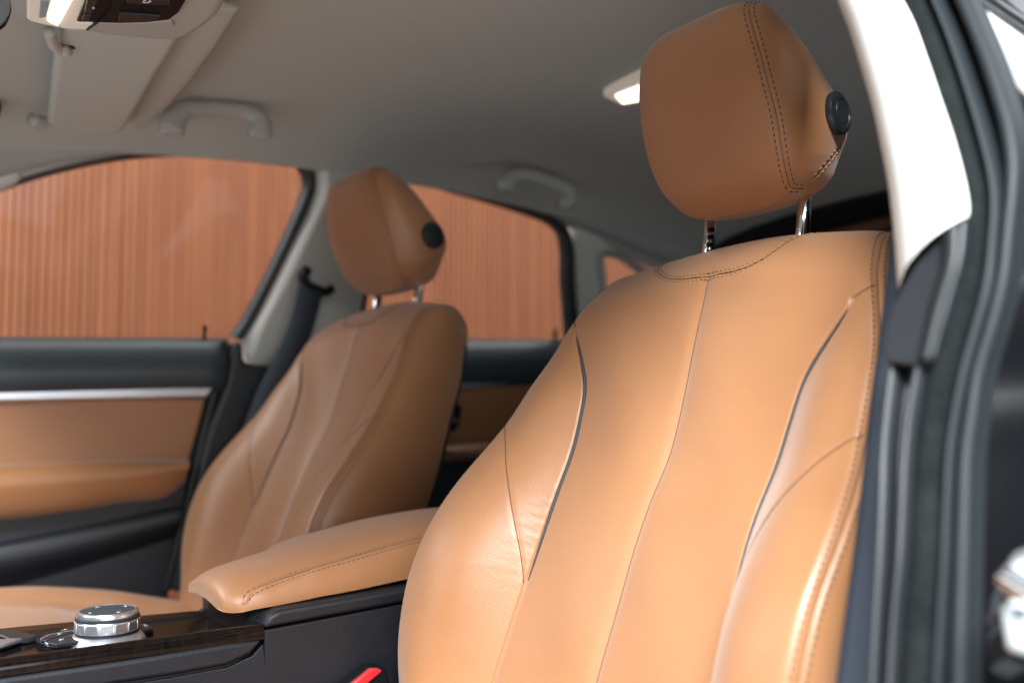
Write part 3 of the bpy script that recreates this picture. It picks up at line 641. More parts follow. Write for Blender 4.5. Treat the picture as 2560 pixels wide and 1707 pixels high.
onto(cb, slab('pillar_foot', yp([(584, 856), (606, 850), (612, 905), (640, 912), (900, 912), (880, 1150), (760, 1330), (500, 1480), (430, 1480), (470, 1280), (520, 1080), (566, 960)], -0.672), (0, -0.05, 0), DARKP, bevel=0.008))
onto(cb, slab('door_seal', yp([(548, 850), (572, 848), (556, 960), (520, 1090), (480, 1290), (430, 1480), (405, 1480), (456, 1280), (500, 1090), (533, 960)], -0.682), (0, -0.04, 0), RUBBER, bevel=0.006))
onto(cb, slab('rear_pillar', gp([(1440, 560), (1452, 860), (1500, 900), (1540, 900), (1524, 740), (1514, 632), (1560, 640), (1500, 590)], 0.006), (0, -0.04, 0), TRIM, bevel=0.008))
onto(cb, ring('quarter_seal', [(1514, 760), (1514, 640), (1530, 640), (1620, 690), (1760, 770)], [(1504, 760), (1504, 622), (1532, 626), (1628, 676), (1772, 760)], 60, 0.002, 0.006, GREYPL))
onto(cb, pane('quarter_pane', [(1500, 900), (1506, 628), (1532, 630), (1630, 682), (1800, 790), (1800, 900)], PANE))
onto(cb, slab('quarter_panel', yp([(1420, 870), (2600, 800), (2600, 1600), (1420, 1600)], -0.72), (0, -0.04, 0), DARKP))
onto(cb, slab('front_pillar', gp([(-200, 420), (-60, 380), (30, 352), (62, 446), (-20, 486), (-160, 548), (-460, 720), (-520, 640)], 0.016), (0, -0.03, 0), TRIM, bevel=0.010))
# ---- far seat belt and anchor
sb = thing('seat_belt', 'black seat belt hanging from the far pillar behind the farther seat', 'seat belt', tuple(g(760, 700)), 'front seat belts')
PB = lambda L, y: np.array([on(a, b, 1, y) for a, b in L])
onto(sb, loft('webbing', [PB([(752, 692), (727, 800), (680, 905), (648, 968), (606, 1075), (560, 1200)], -0.600), PB([(806, 735), (790, 800), (752, 905), (725, 968), (690, 1075), (650, 1200)], -0.596)], WEB, n=30, thick=0.0015))
onto(sb, tube('belt_guide', PB([(768, 672), (758, 690), (762, 705), (790, 722), (818, 728), (830, 720)], -0.606), [0.013, 0.014, 0.012, 0.011, 0.012, 0.011], BLACK, None, 14, 24, flat=0.7))
onto(sb, slab('anchor_cover', gp([(774, 662), (812, 690), (836, 712), (842, 732), (824, 726), (800, 716), (780, 704), (772, 690), (766, 675)], 0.022), (0, -0.014, 0), TRIM, bevel=0.004))
# ---- grab handles
def handle(name, label, px, yy, r, grp):
    t = thing('grab_handle', label, 'grab handle', tuple(on(*px[len(px)//2], 1, yy)), grp)
    P = np.array([on(a, b, 1, yy) for a, b in px]); n = len(P)
    P[0, 2] += 0.0; P[-1, 2] += 0.0
    onto(t, tube('grip', P, r, GREYPL, None, 18, 60, flat=0.75, up=(0, 1, 0)))
    for q in (0, -1): onto(t, box('mount', P[q]+np.array((0, -0.004, 0.004)), (0.034, 0.020, 0.022), GREYPL, None, 0.006))
    return t
handle('g', 'pale roof grab handle above the front window, upper left', c1([(1120, 850), (1150, 775), (1205, 725), (1300, 712), (1450, 715), (1620, 738), (1690, 775), (1700, 880)]), -0.415, [0.019, 0.016, 0.0135, 0.012, 0.012, 0.0125, 0.0155, 0.019], 'roof grab handles')
handle('g', 'shadowed roof grab handle above the rear window, between both headrests', K([(1600, 340), (1640, 290), (1700, 255), (1780, 255), (1900, 290), (2020, 335), (2075, 385), (2040, 470)], 700, 350, .3507), -0.43, [0.018, 0.015, 0.0125, 0.0115, 0.0115, 0.012, 0.0145, 0.017], 'roof grab handles')
# ---- sun visor, roof fold, overhead console, reading lamp, mirror
c5b = lambda L: K(L, 0, 0, .2381)
pz = lambda L, z: np.array([on(a, b, 2, z) for a, b in L])
sv = thing('sun_visor', 'folded pale sun visor against the roof lining at upper left', 'sun visor', tuple(on(260, 220, 2, 1.40)))
onto(sv, slab('visor_blade', pz(c5b([(640, 300), (590, 560), (570, 575), (500, 1300), (520, 1350), (700, 1400), (850, 1445), (1100, 1438), (1290, 1395), (1345, 1320), (1460, 1130), (1650, 800), (1760, 640), (1880, 430), (1900, 300)]), 1.390), (0, 0, 0.020), HEAD, bevel=0.008, segs=4))
onto(sv, tube('hinge_arm', pz(c5b([(520, 330), (545, 420), (590, 500), (660, 545), (720, 535)]), 1.384), 0.006, HEAD, None, 12, 20))
onto(sv, slab('hinge_slot', pz(c5b([(690, 485), (770, 500), (790, 520), (720, 535)]), 1.3885), (0, 0, 0.01), BLACK))
onto(sv, tube('visor_clip', pz(c5b([(340, 1260), (400, 1285), (470, 1300)]), 1.392), [0.009, 0.011, 0.010], GREYPL, None, 14, 12))
fo = tube('roof_fold', [p+np.array((0, 0, 0.002)) for p in pz(c5b([(2330, 60), (2080, 420), (1780, 850), (1560, 1170), (1470, 1330)]), 1.418)], [0.018, 0.023, 0.024, 0.021, 0.010], HEAD, None, 20, 40, flat=0.22); child(fo, hl); fo.matrix_parent_inverse = Matrix.Identity(4)
oc = thing('overhead_console', 'pale overhead console with lit reading lamp and black button panel, cropped at the top left', 'overhead console', tuple(on(300, 40, 2, 1.41)))
ZO = 1.382
onto(oc, slab('console_shell', pz(c5b([(150, 205), (300, 245), (500, 285), (700, 318), (1200, 395), (1700, 437), (1900, 430), (1990, 395), (2110, 330), (2290, 180), (2420, -60), (2500, -500), (200, -500), (120, 0)]), ZO), (0, 0, 0.03), GREYPL, bevel=0.008, segs=4))
onto(oc, slab('shell_recess', pz(c5b([(930, 325), (1040, 240), (1270, 252), (1550, 242), (1780, 218), (1800, 225), (1840, 290), (1700, 300), (1400, 320), (1100, 330)]), ZO-0.003), (0, 0, 0.006), GREYPL, bevel=0.002))
onto(oc, slab('button_panel', pz(c5b([(905, -400), (905, 0), (805, 238), (1035, 243), (1130, 248), (1270, 252), (1550, 243), (1780, 218), (1880, 140), (1955, 8), (2050, -400)]), ZO-0.006), (0, 0, 0.012), BLACK, bevel=0.002))
onto(oc, slab('panel_button', pz(c5b([(1255, 148), (1300, 146), (1560, 168), (1690, 178), (1640, 210), (1560, 226), (1400, 234), (1240, 232)]), ZO-0.0085), (0, 0, 0.006), BUTTON, bevel=0.0012))
onto(oc, slab('panel_button', pz(c5b([(1345, -200), (1330, 42), (1500, 52), (1780, 66), (1790, -200)]), ZO-0.0085), (0, 0, 0.006), BUTTON, bevel=0.0012))
onto(oc, slab('panel_button', pz(c5b([(930, -60), (880, 150), (960, 155), (1060, -60)]), ZO-0.0085), (0, 0, 0.006), BUTTON, bevel=0.0012))
onto(oc, slab('panel_button', pz(c5b([(875, 170), (850, 225), (935, 228), (965, 172)]), ZO-0.0085), (0, 0, 0.006), BUTTON, bevel=0.0012))
onto(oc, slab('panel_seam', pz(c5b([(1190, -100), (1180, 40), (1120, 160), (1030, 250), (915, 330), (908, 325), (1018, 245), (1108, 158), (1168, 40), (1178, -100)]), ZO-0.0075), (0, 0, 0.004), BLACK))
ICON = mat('white_print', (0.75, 0.78, 0.8), 0.6)
onto(oc, tube('phone_symbol', pz(c5b([(1505, 22), (1520, 30), (1548, 30), (1570, 22), (1578, 12)]), ZO-0.009), [0.0012, 0.0005, 0.0005, 0.0006, 0.0013], ICON, None, 8, 20))
for q in range(3): onto(oc, tube('signal_symbol', pz(c5b([(1508+q*11, 14), (1514+q*11, -8)]), ZO-0.009), 0.0005, ICON, None, 6))
onto(oc, tube('lamp_symbol', pz(c5b([(972, 80), (990, 80), (990, 94), (972, 94), (972, 80)]), ZO-0.009), 0.00035, ICON, None, 6))
onto(oc, slab('lamp_surround', pz(c5b([(275, -400), (280, 100), (278, 205), (310, 232), (560, 290), (690, 312), (920, 325), (1030, 248), (810, 240), (905, 0), (905, -400)]), ZO-0.005), (0, 0, 0.012), LENSDIM, bevel=0.003))
onto(oc, slab('lamp_lens', pz(c5b([(575, -400), (560, 0), (495, 235), (610, 285), (660, 200), (790, -40), (800, -400)]), ZO-0.0075), (0, 0, 0.008), LENS, bevel=0.002))
onto(oc, slab('lamp_switch', pz(c5b([(425, 10), (535, 15), (495, 190), (405, 200)]), ZO-0.0072), (0, 0, 0.006), mat('blue_grey_lens', (0.35, 0.45, 0.47), 0.2), bevel=0.0015))
rl = thing('roof_lamp', 'small lit rear reading lamp in the roof, half hidden by the nearest headrest', 'roof lamp', tuple(on(1570, 235, 2, 1.455)))
cR = lambda L: K(L, 1500, 0, .4507)
onto(rl, slab('lamp_frame', pz(cR([(18, 540), (60, 515), (110, 490), (240, 430), (420, 340), (430, 470), (240, 570), (120, 588), (60, 560)]), 1.462), (0, 0, 0.02), LENSDIM, bevel=0.003))
onto(rl, slab('lamp_lens', pz(cR([(85, 540), (150, 515), (240, 480), (400, 410), (400, 470), (240, 560), (125, 580)]), 1.459), (0, 0, 0.012), LENS, bevel=0.002))
mi = thing('rear_view_mirror', 'edge of a black rear-view mirror in the top left corner', 'mirror', tuple(on(-20, 20, 1, 0.10)))
onto(mi, slab('mirror_shell', np.array([on(a, b, 1, 0.12) for a, b in K([(-500, 330), (-300, 360), (-100, 350), (20, 315), (100, 255), (145, 160), (158, 80), (150, -20), (120, -120), (0, -200), (-500, -200)], 0, 0, .2381)]), (0.01, -0.035, 0), BLACK, bevel=0.008, segs=4))
onto(mi, slab('mirror_glass', np.array([on(a, b, 1, 0.1205) for a, b in K([(-480, 300), (-300, 325), (-100, 312), (0, 280), (70, 225), (105, 150), (112, 80), (105, -20), (80, -100), (-480, -180)], 0, 0, .2381)]), (0.0, -0.004, 0), mat('mirror_silver', (0.35, 0.42, 0.45), 0.05, metal=1.0), bevel=0.001))
ww = slab('windscreen_trim', np.array([on(a, b, 1, -0.45) for a, b in [(-80, 200), (0, 252), (5, 265), (0, 290), (-80, 360)]]), (0.0, -0.03, 0), BLACK, bevel=0.004); onto(cb, ww)
# ================================================================== CENTRE CONSOLE
co = thing('centre_console', 'dark centre console between the front seats with tan padded armrest and glossy wood trim', 'centre console', (0.3, 0, 0.6))
# body: side wall and deck
def prism_x(name, sec, xa, xb, m, bev=0.006, segs=3):   # section (y,z) extruded along x
    return slab(name, [(xa, y, z) for y, z in sec], (xb-xa, 0, 0), m, None, bev, segs)
onto(co, prism_x('console_body', [(0.098, 0.30), (0.098, 0.760), (0.094, 0.772), (-0.094, 0.772), (-0.098, 0.760), (-0.098, 0.30)], 0.95, -0.15, DARKL))
# storage box rim below the armrest
y = 0.092
onto(co, slab('box_rim', [(0.310, 0.100, 0.772), (0.310, 0.1005, 0.791), (0.300, 0.101, 0.8035), (0.16, 0.101, 0.812), (-0.10, 0.101, 0.818), (-0.10, 0.100, 0.785), (0.15, 0.100, 0.801), (0.306, 0.100, 0.7895)][0:0] or [(0.312, 0.1005, 0.7925), (0.306, 0.1005, 0.8035), (0.296, 0.1005, 0.8075), (0.16, 0.1005, 0.8145), (-0.10, 0.1005, 0.822), (-0.10, 0.1005, 0.806), (0.16, 0.1005, 0.8005)], (0, -0.20, 0), DARKL, bevel=0.004))
onto(co, slab('box_side', [(0.310, 0.1005, 0.764), (0.311, 0.1005, 0.7905), (0.16, 0.1005, 0.7985), (-0.10, 0.1005, 0.804), (-0.10, 0.1005, 0.60), (0.20, 0.1005, 0.60), (0.42, 0.1005, 0.60), (0.44, 0.1005, 0.755), (0.398, 0.1005, 0.7595), (0.345, 0.1005, 0.7615), (0.322, 0.1005, 0.768)][0:6]+[(0.60, 0.1005, 0.60), (0.60, 0.1005, 0.752), (0.444, 0.1005, 0.7605), (0.398, 0.1005, 0.7605), (0.345, 0.1005, 0.762), (0.322, 0.1005, 0.769), (0.312, 0.1005, 0.778)], (0, -0.20, 0), DARKL, bevel=0.003))
onto(co, slab('knee_pad', [(0.3135, 0.104, 0.7830), (0.325, 0.104, 0.7716), (0.347, 0.104, 0.7645), (0.398, 0.104, 0.7632), (0.444, 0.104, 0.7632), (0.64, 0.104, 0.755), (0.64, 0.104, 0.780), (0.529, 0.104, 0.7815), (0.427, 0.104, 0.7820), (0.345, 0.104, 0.7840)], (0, -0.02, 0), DARKL, bevel=0.004, segs=4))
# wood trim: deck with a rounded lip
def wood_deck():
    X = np.linspace(0.312, 0.66, 30); V = []
    for x in X:
        zt = 0.7965-0.0010*(x-0.31)/0.22; yl = 0.102; yr = -0.066-0.03*np.clip((x-0.30)/0.2, 0, 1)
        sec = [(yl, zt-0.013), (yl, zt-0.0065), (yl-0.0018, zt-0.0022), (yl-0.0060, zt), (yl-0.0125, zt-0.0012), (yl-0.017, zt-0.0075), (yl-0.024, zt-0.0130), (0.03, zt-0.0165), (-0.03, zt-0.0165), (yr+0.01, zt-0.0145), (yr, zt-0.0155), (yr-0.003, zt-0.024)]
        V += [(x, a, b) for a, b in prof_s(sec, 60)]
    I = np.arange(len(V)).reshape(30, 60); o = mesh_obj('wood_trim', V, gridfaces(I), WOODTRIM); return o
onto(co, wood_deck())
# armrest lid
def armrest():
    st = [  # x, near half width, far half width, bottom z, seam z, top z
        (0.3425, 0.055, 0.051, 0.8065, 0.8140, 0.8210), (0.3390, 0.065, 0.055, 0.805, 0.8165, 0.827), (0.330, 0.075, 0.058, 0.8045, 0.8195, 0.8335), (0.311, 0.081, 0.060, 0.807, 0.8235, 0.8395),
        (0.285, 0.083, 0.061, 0.809, 0.830, 0.845), (0.262, 0.084, 0.063, 0.811, 0.835, 0.851), (0.252, 0.084, 0.076, 0.812, 0.838, 0.854), (0.235, 0.084, 0.080, 0.813, 0.841, 0.858), (0.206, 0.084, 0.081, 0.815, 0.846, 0.863),
        (0.163, 0.084, 0.082, 0.819, 0.854, 0.871), (0.120, 0.084, 0.082, 0.823, 0.860, 0.876), (0.06, 0.084, 0.082, 0.828, 0.865, 0.880), (0.00, 0.083, 0.081, 0.83, 0.865, 0.879), (-0.05, 0.080, 0.080, 0.83, 0.86, 0.872), (-0.08, 0.07, 0.07, 0.83, 0.845, 0.855), (-0.085, 0.05, 0.05, 0.832, 0.836, 0.838)]
    st = np.array(st); n = 240; d = np.r_[0, np.cumsum(np.abs(np.diff(st[:, 0]))+0.004)]; S = hermite(d, st, np.linspace(0, d[-1], n)); V = []
    m = 90; ca = 18; mid_ = m-2*ca
    for x, a, b, zb, zs, zt in S:
        near = [(a*(1-0.02*(1-t)) , zb+(zs-zb)*t) for t in np.linspace(0, 1, ca)]
        near = [(yy-0.010*(q/(ca-1))**2.0*min(1, (zs-zb)/0.02), zz) for q, (yy, zz) in enumerate(near)]
        ye = near[-1][0]; yf = -b+0.012
        top = [(ye*(1-t)+yf*t, zs+(zt-zs)*(1-abs(2*t-1)**2.6)) for t in np.linspace(0, 1, mid_+2)[1:-1]]
        far = [(-yy/a*b, zz) for yy, zz in near][::-1]
        V += [(x, q, z) for q, z in near+top+far]
    V = np.array(V); I = np.arange(n*m).reshape(n, m); F = gridfaces(I)
    class A(Pad):
        def __init__(s): pass
    s = A(); s.V = V; s.F = F; s.I = I
    e = np.concatenate([F[:, [0, 1]], F[:, [1, 2]], F[:, [2, 3]], F[:, [3, 0]]]); s.E = np.unique(np.sort(e, 1), axis=0)
    ci = len(s.V); s.V = np.vstack([s.V, s.V[I[0]].mean(0)+np.array((0.0025, 0, 0))]); V = s.V; r0 = np.r_[I[0], I[0][:1]]
    F = np.vstack([F, np.stack([r0[1:], r0[:-1], np.full(m, ci), np.full(m, ci)], 1)]); s.F = F
    e = np.sort(np.concatenate([F[:, [0, 1]], F[:, [1, 2]], F[:, [2, 3]], F[:, [3, 0]]]), 1); s.E = np.unique(e[e[:, 0] != e[:, 1]], axis=0)
    w = np.ones(len(V)); w[I[:, 0]] = 0; w[I[:, -1]] = 0; w[I[0]] = 0.5; w[I[-1]] = 0
    s.smooth(w, 9)
    t = s.bvh(); seam = [h for h in cast(t, K([(1308, 652), (1322, 622), (1345, 597), (1400, 570), (1500, 530), (1600, 497), (1700, 465), (1800, 437), (1900, 410), (2000, 380), (2100, 350), (2240, 315), (2330, 292)], 0, 1200, .4677), np.zeros(3))]
    seam = crom(seam, 120); s.groove([seam], 0.0016, 0.0012)
    o = s.emit('armrest', np.ones(len(F), bool), LEATHER, None)
    seamline(s.bvh(), [seam], o)
    stitches('armrest_stitching', t, [(seam, -0.0032), (seam, 0.0032)], THREAD, o, r=0.0005)
    return o
ar = armrest(); onto(co, ar)
onto(co, slab('armrest_base', [(0.322, -0.045, 0.806), (0.318, 0.068, 0.806), (0.30, 0.078, 0.806), (-0.08, 0.078, 0.826), (-0.08, -0.074, 0.826), (0.25, -0.07, 0.811), (0.27, -0.05, 0.809)], (0, 0, -0.03), BLACK, bevel=0.004))
# controller knob
KC = on(270, 1523, 2, 0.8090)*(1, 1, 0); KZ = 0.7825
kn = lathe('controller_knob', [(0.0345, -0.005), (0.0345, -0.002), (0.0330, 0.0005), (0.0300, 0.0040), (0.0282, 0.0056), (0.0270, 0.0058)], SILVER, None, 96, (0, 0, 1), KC+np.array((0, 0, KZ))); onto(co, kn)
def ksub(name, prof, m, seg=96): return lathe(name, prof, m, kn, seg, (0, 0, 1), KC+np.array((0, 0, KZ)))
ksub('knob_collar', [(0.0272, 0.0055), (0.0280, 0.0063), (0.0280, 0.0072), (0.0270, 0.0080)], DARKP)
ksub('knob_grip', [(0.0268, 0.0078), (0.0286, 0.0086), (0.0282, 0.0180), (0.0276, 0.0188)], SILVER)
ksub('knob_groove', [(0.0276, 0.0186), (0.0284, 0.0192), (0.0283, 0.0208), (0.0272, 0.0214)], DARKP)
ksub('knob_rim', [(0.0266, 0.0212), (0.0272, 0.0218), (0.0271, 0.0246), (0.0262, 0.0262), (0.0246, 0.0268), (0.0238, 0.0264), (0.0236, 0.0256)], SILVER)
ksub('touch_pad', [(0.0237, 0.0240), (0.0237, 0.0263), (0.0228, 0.0264), (0.010, 0.0265)], mat('touch_pad_grey', (0.035, 0.045, 0.055), 0.6, spec=0.3))
gm = mat('grip_facet', (0.80, 0.78, 0.80), 0.38, metal=1.0)
for q in range(14):
    a = 2*math.pi*q/14; c = KC+np.array((math.cos(a)*0.02805, math.sin(a)*0.02805, KZ+0.0133))
    f = box('grip_facet', c, (0.0009, 0.0102, 0.0084), gm, kn, 0.0004, rot=(0, 0, a))
for q in range(4):
    a = math.radians(20+90*q); c = KC+np.array((math.cos(a)*0.0185, math.sin(a)*0.0185, KZ+0.0266)); t_ = np.array((-math.sin(a), math.cos(a), 0))*0.002
    tube('direction_mark', [c-t_-np.array((math.cos(a), math.sin(a), 0))*0.001, c+np.array((math.cos(a), math.sin(a), 0))*0.0006, c+t_-np.array((math.cos(a), math.sin(a), 0))*0.001], 0.00030, ICON, kn, 6)
c4b = lambda L: K(L, 0, 1440, .17)
pk = lambda L, z: np.array([on(a, b, 2, z) for a, b in c4b(L)])
onto(co, slab('button_surround', pk([(510, 900), (640, 860), (880, 800), (1100, 720), (1200, 760), (1480, 900), (1590, 915), (1450, 960), (820, 1018), (690, 1008), (560, 960)], 0.7835), (0, 0, -0.008), BLACK, bevel=0.001))
onto(co, slab('button_frame', pk([(590, 905), (700, 850), (1060, 780), (1200, 800), (1480, 905), (1440, 925), (830, 1000), (690, 985), (600, 935)], 0.7850), (0, 0, -0.003), SILVER, bevel=0.0007))
onto(co, slab('shortcut_button', pk([(605, 915), (720, 860), (1060, 795), (1090, 818), (760, 905), (690, 945), (620, 935)], 0.7865), (0, 0, -0.003), BUTTON, bevel=0.0007))
onto(co, slab('shortcut_button', pk([(705, 960), (780, 925), (1010, 870), (1180, 860), (1450, 905), (1430, 918), (820, 992), (720, 978)], 0.7865), (0, 0, -0.003), BUTTON, bevel=0.0007))
onto(co, slab('shortcut_button', pk([(885, 790), (960, 750), (1060, 722), (1130, 735), (1090, 765), (960, 785)], 0.7850), (0, 0, -0.004), BUTTON, bevel=0.0007))
onto(co, slab('shortcut_button', pk([(1990, 800), (2030, 700), (2080, 680), (2190, 700), (2260, 755), (2240, 770), (2040, 812)], 0.7835), (0, 0, -0.004), BUTTON, bevel=0.001))
for L, z in (([(850, 850), (905, 838)], .7868), ([(870, 935), (935, 922)], .7868), ([(1115, 900), (1175, 890)], .7868), ([(2110, 718), (2160, 712)], .7838), ([(2125, 732), (2175, 728)], .7838), ([(945, 785), (990, 775)], .7853)):
    onto(co, tube('button_print', pk(L, z), 0.0006, GREYPL, None, 6))
# gear selector bezel at the frame edge
onto(co, slab('selector_bezel', pk([(-500, 640), (0, 755), (300, 800), (560, 860), (420, 895), (320, 905), (0, 1005), (-500, 1100)], 0.7850), (0, 0, -0.006), DARKP, bevel=0.0015))
onto(co, slab('bezel_rim', pk([(-500, 870), (0, 850), (60, 865), (150, 905), (330, 905), (180, 950), (0, 1000), (-500, 1080)], 0.7862), (0, 0, -0.004), SILVER, bevel=0.001))
onto(co, slab('selector_gate', pk([(-500, 880), (0, 868), (50, 882), (105, 905), (0, 912), (-500, 930)], 0.7868), (0, 0, -0.004), BLACK, bevel=0.001))
# ---- belt buckle of the near seat
bk = thing('belt_buckle', 'black seat belt buckle with a red release button, at the bottom beside the console', 'belt buckle', tuple(on(930, 1690, 1, 0.118)))
yb = 0.122
onto(bk, slab('buckle_case', np.array([on(a, b, 1, yb) for a, b in [(800, 1765), (880, 1700), (922, 1667), (946, 1664), (962, 1669), (970, 1679), (985, 1760), (1000, 1900), (800, 1900)]]), (0.0, -0.016, 0), BLACK, bevel=0.003))
onto(bk, slab('release_button', np.array([on(a, b, 1, yb+0.0030) for a, b in [(830, 1750), (884, 1705.5), (926, 1671), (944, 1670), (958, 1675), (951, 1683.5), (923, 1706.5), (872, 1750)]]), (0, -0.010, 0), RED, bevel=0.002))
# cabin floor
onto_floor = slab('cabin_floor', [(1.2, -0.72, 0.42), (1.2, 0.70, 0.42), (-2.0, 0.70, 0.42), (-2.0, -0.72, 0.42)], (0, 0, -0.05), CARPET); tag(onto_floor, kind='structure')
# ================================================================== REAR OF THE CABIN
rs = thing('rear_seat', 'dark rear bench seat in shadow behind the front seats', 'rear seat', (-0.95, 0, 0.6))
onto(rs, box('seat_base', (-0.78, 0, 0.66), (0.55, 1.30, 0.24), DARKL, None, 0.05), box('seat_back', (-0.98, 0, 0.93), (0.15, 1.28, 0.50), DARKL, None, 0.06, rot=(0, math.radians(-20), 0)))
for yy in (0.33, -0.17): onto(rs, box('rear_headrest', (-0.97, yy, 1.265), (0.08, 0.22, 0.14), DARKL, None, 0.035, rot=(0, math.radians(-15), 0)))
tg = thing('tailgate', 'dark trimmed tailgate with a rear window, in deep shadow behind the nearest seat', 'tailgate', (-1.3, 0, 1.1))
YY = np.linspace(-0.60, 0.60, 21)
def tgrow(x, dz=0.0): return [(x, y, float(zroof(max(x, -0.98), y)[0])+dz) for y in YY]
onto(tg, loft('tailgate_header', [tgrow(-0.965, 0.004), tgrow(-0.975, -0.006), tgrow(-1.005, -0.014), tgrow(-1.012, -0.010), tgrow(-1.016, -0.016), tgrow(-1.05, -0.030), tgrow(-1.065, -0.028), tgrow(-1.07, 0.0)], DARKP, n=30, sub=3))
def tz(x): return 1.385-(-1.06-x)*0.36
for sg in (1, -1): onto(tg, slab('window_frame', [(-1.05, 0.58*sg, 1.35), (-1.85, 0.60*sg, tz(-1.85)-0.02), (-1.85, 0.54*sg, tz(-1.85)-0.02), (-1.05, 0.54*sg, 1.36)], (0, 0, 0.03), DARKP, bevel=0.006))
onto(tg, slab('rear_window', [(-1.06, 0.58, 1.385), (-1.06, -0.58, 1.385), (-1.86, -0.60, tz(-1.86)), (-1.86, 0.60, tz(-1.86))], (0.0014, 0, 0.004), TINT))
onto(tg, box('tailgate_panel', (-1.88, 0, 0.78), (0.06, 1.30, 0.66), DARKP, None, 0.02))
onto(tg, box('parcel_shelf', (-1.45, 0, 1.02), (0.80, 1.24, 0.02), CARPET, None, 0.006))
# ================================================================== NEAR CENTRE PILLAR AND DOOR APERTURE
PN = np.array((1, 0, 0.30)); PD = 0.46
def p(L, off=0.0): return np.array([onp(a, b, PN, PD+off) for a, b in L])
npl = thing('door_pillar', 'blurred near door pillar with overexposed pale upper trim and dark rubber seals, right edge', 'door pillar', (0.1, 0.66, 0.9))
EA = [(2050, -160), (2096, 0), (2123, 67), (2162, 191), (2181, 255), (2204, 360), (2222, 452), (2234, 544), (2244, 658), (2248, 716)]
EB = [(2180, -160), (2250, 0), (2273, 44), (2307, 138), (2341, 241), (2380, 360), (2401, 440), (2413, 498), (2416, 525), (2413, 544)]
EC = [(2250, -160), (2328, 0), (2364, 87), (2399, 184), (2452, 360), (2468, 424), (2477, 475), (2479, 521), (2475, 590), (2461, 694), (2434, 810), (2407, 906), (2388, 1003), (2372, 1107), (2363, 1270), (2358, 1400), (2350, 1520), (2338, 1720), (2330, 1850)]
EBs = [(2170, -160), (2238, 0), (2262, 44), (2296, 138), (2330, 241), (2370, 360), (2392, 440), (2404, 498), (2407, 560), (2398, 660), (2360, 771), (2322, 906), (2306, 1003), (2292, 1107), (2282, 1270), (2275, 1400), (2262, 1520), (2248, 1720), (2240, 1850)]
ED = [(2264, -160), (2344, 0), (2381, 87), (2417, 190), (2470, 360), (2486, 424), (2494, 475), (2496, 521), (2491, 600), (2478, 720), (2450, 820), (2422, 920), (2402, 1010), (2386, 1110), (2376, 1270), (2371, 1400), (2363, 1520), (2351, 1720), (2343, 1850)]
EE = [(2360, -160), (2440, 0), (2470, 70), (2497, 135), (2530, 230), (2560, 344), (2566, 420), (2562, 480), (2553, 560), (2537, 704), (2510, 815), (2476, 930), (2460, 1040), (2450, 1110), (2443, 1270), (2440, 1400), (2437, 1520), (2434, 1720), (2430, 1850)]
def shift(A, dx=0, dy=0, dz=0): return A+np.array((dx, dy, dz))
def mixc(A, B, t, n=60): A = crom(A, n); B = crom(B, n); return A*(1-t)+B*t
A_, B_ = p(EA, 0.010), p(EB, 0.016)
onto(npl, loft('upper_trim', [shift(p(EA, -0.06), dy=0.006), shift(p(EA, -0.015), dy=0.001), A_, shift(mixc(A_, B_, 0.3), dx=0.010), shift(mixc(A_, B_, 0.7), dx=0.011), B_, shift(B_, dx=-0.03, dy=-0.006)], TRIM, n=60, sub=4))
S0, S1 = p(EBs, 0.006), p(EC, 0.006)
onto(npl, loft('flocked_seal', [shift(S0, dx=-0.02), S0, shift(mixc(S0, S1, 0.25), dx=0.006), shift(mixc(S0, S1, 0.55), dx=0.008), shift(mixc(S0, S1, 0.85), dx=0.006), S1, shift(S1, dx=-0.015)], FELT, n=80, sub=3))
L0, L1 = p(EC, 0.012), p(ED, 0.012)
onto(npl, loft('seal_lip', [shift(L0, dx=-0.015), L0, shift(mixc(L0, L1, 0.5), dx=0.004), L1, shift(L1, dx=-0.02)], JAMB, n=80, sub=3))
G0, G1 = p(ED, 0.000), p(EE, 0.004)
onto(npl, loft('jamb_flange', [shift(G0, dx=0.004), shift(mixc(G0, G1, 0.12), dx=-0.012), shift(mixc(G0, G1, 0.30), dx=-0.010), shift(mixc(G0, G1, 0.5), dx=0.004), shift(mixc(G0, G1, 0.75), dx=0.010), shift(mixc(G0, G1, 0.92), dx=0.008), G1, shift(G1, dx=-0.006, dy=0.001)], JAMB, n=80, sub=4))
onto(npl, slab('cap_cover', crom(p([(2413, 546), (2353, 575), (2330, 596), (2295, 644), (2261, 702), (2245, 730), (2215, 800), (2205, 850), (2207, 890), (2216, 906), (2240, 911), (2322, 908), (2350, 830), (2380, 730), (2402, 650), (2410, 590), (2413, 546)], 0.018), 70)[:-1], (-0.03, 0, 0), DARKP, bevel=0.005, segs=4))
F0 = p([(2352, 560), (2352, 650), (2322, 760), (2292, 900)], 0.0215); F1 = p([(2392, 560), (2386, 650), (2352, 770), (2318, 900)], 0.0215)
onto(npl, loft('cover_groove', [F0, shift(mixc(F0, F1, .5), dx=-0.0005), F1], RUBBER, n=30, thick=0.002))
lowL = [(2222, 912), (2214, 1000), (2206, 1100), (2202, 1270), (2197, 1400), (2190, 1560), (2183, 1720), (2178, 1850)]; lowR = [(2326, 908), (2308, 1003), (2294, 1107), (2284, 1270), (2277, 1400), (2264, 1520), (2250, 1720), (2242, 1850)]
q0, q1 = p(lowL, 0.006), p(lowR, 0.010)
onto(npl, loft('lower_trim', [shift(q0, dx=-0.03, dy=-0.002), shift(q0, dx=-0.006), shift(mixc(q0, q1, .10), dx=0.004), shift(mixc(q0, q1, .22), dx=0.008), shift(mixc(q0, q1, .34), dx=0.004), shift(mixc(q0, q1, .45), dx=-0.004), shift(mixc(q0, q1, .62), dx=-0.003), shift(mixc(q0, q1, .74), dx=0.004), shift(mixc(q0, q1, .86), dx=0.008), q1, shift(q1, dx=-0.02)], DARKP, n=60, sub=4))
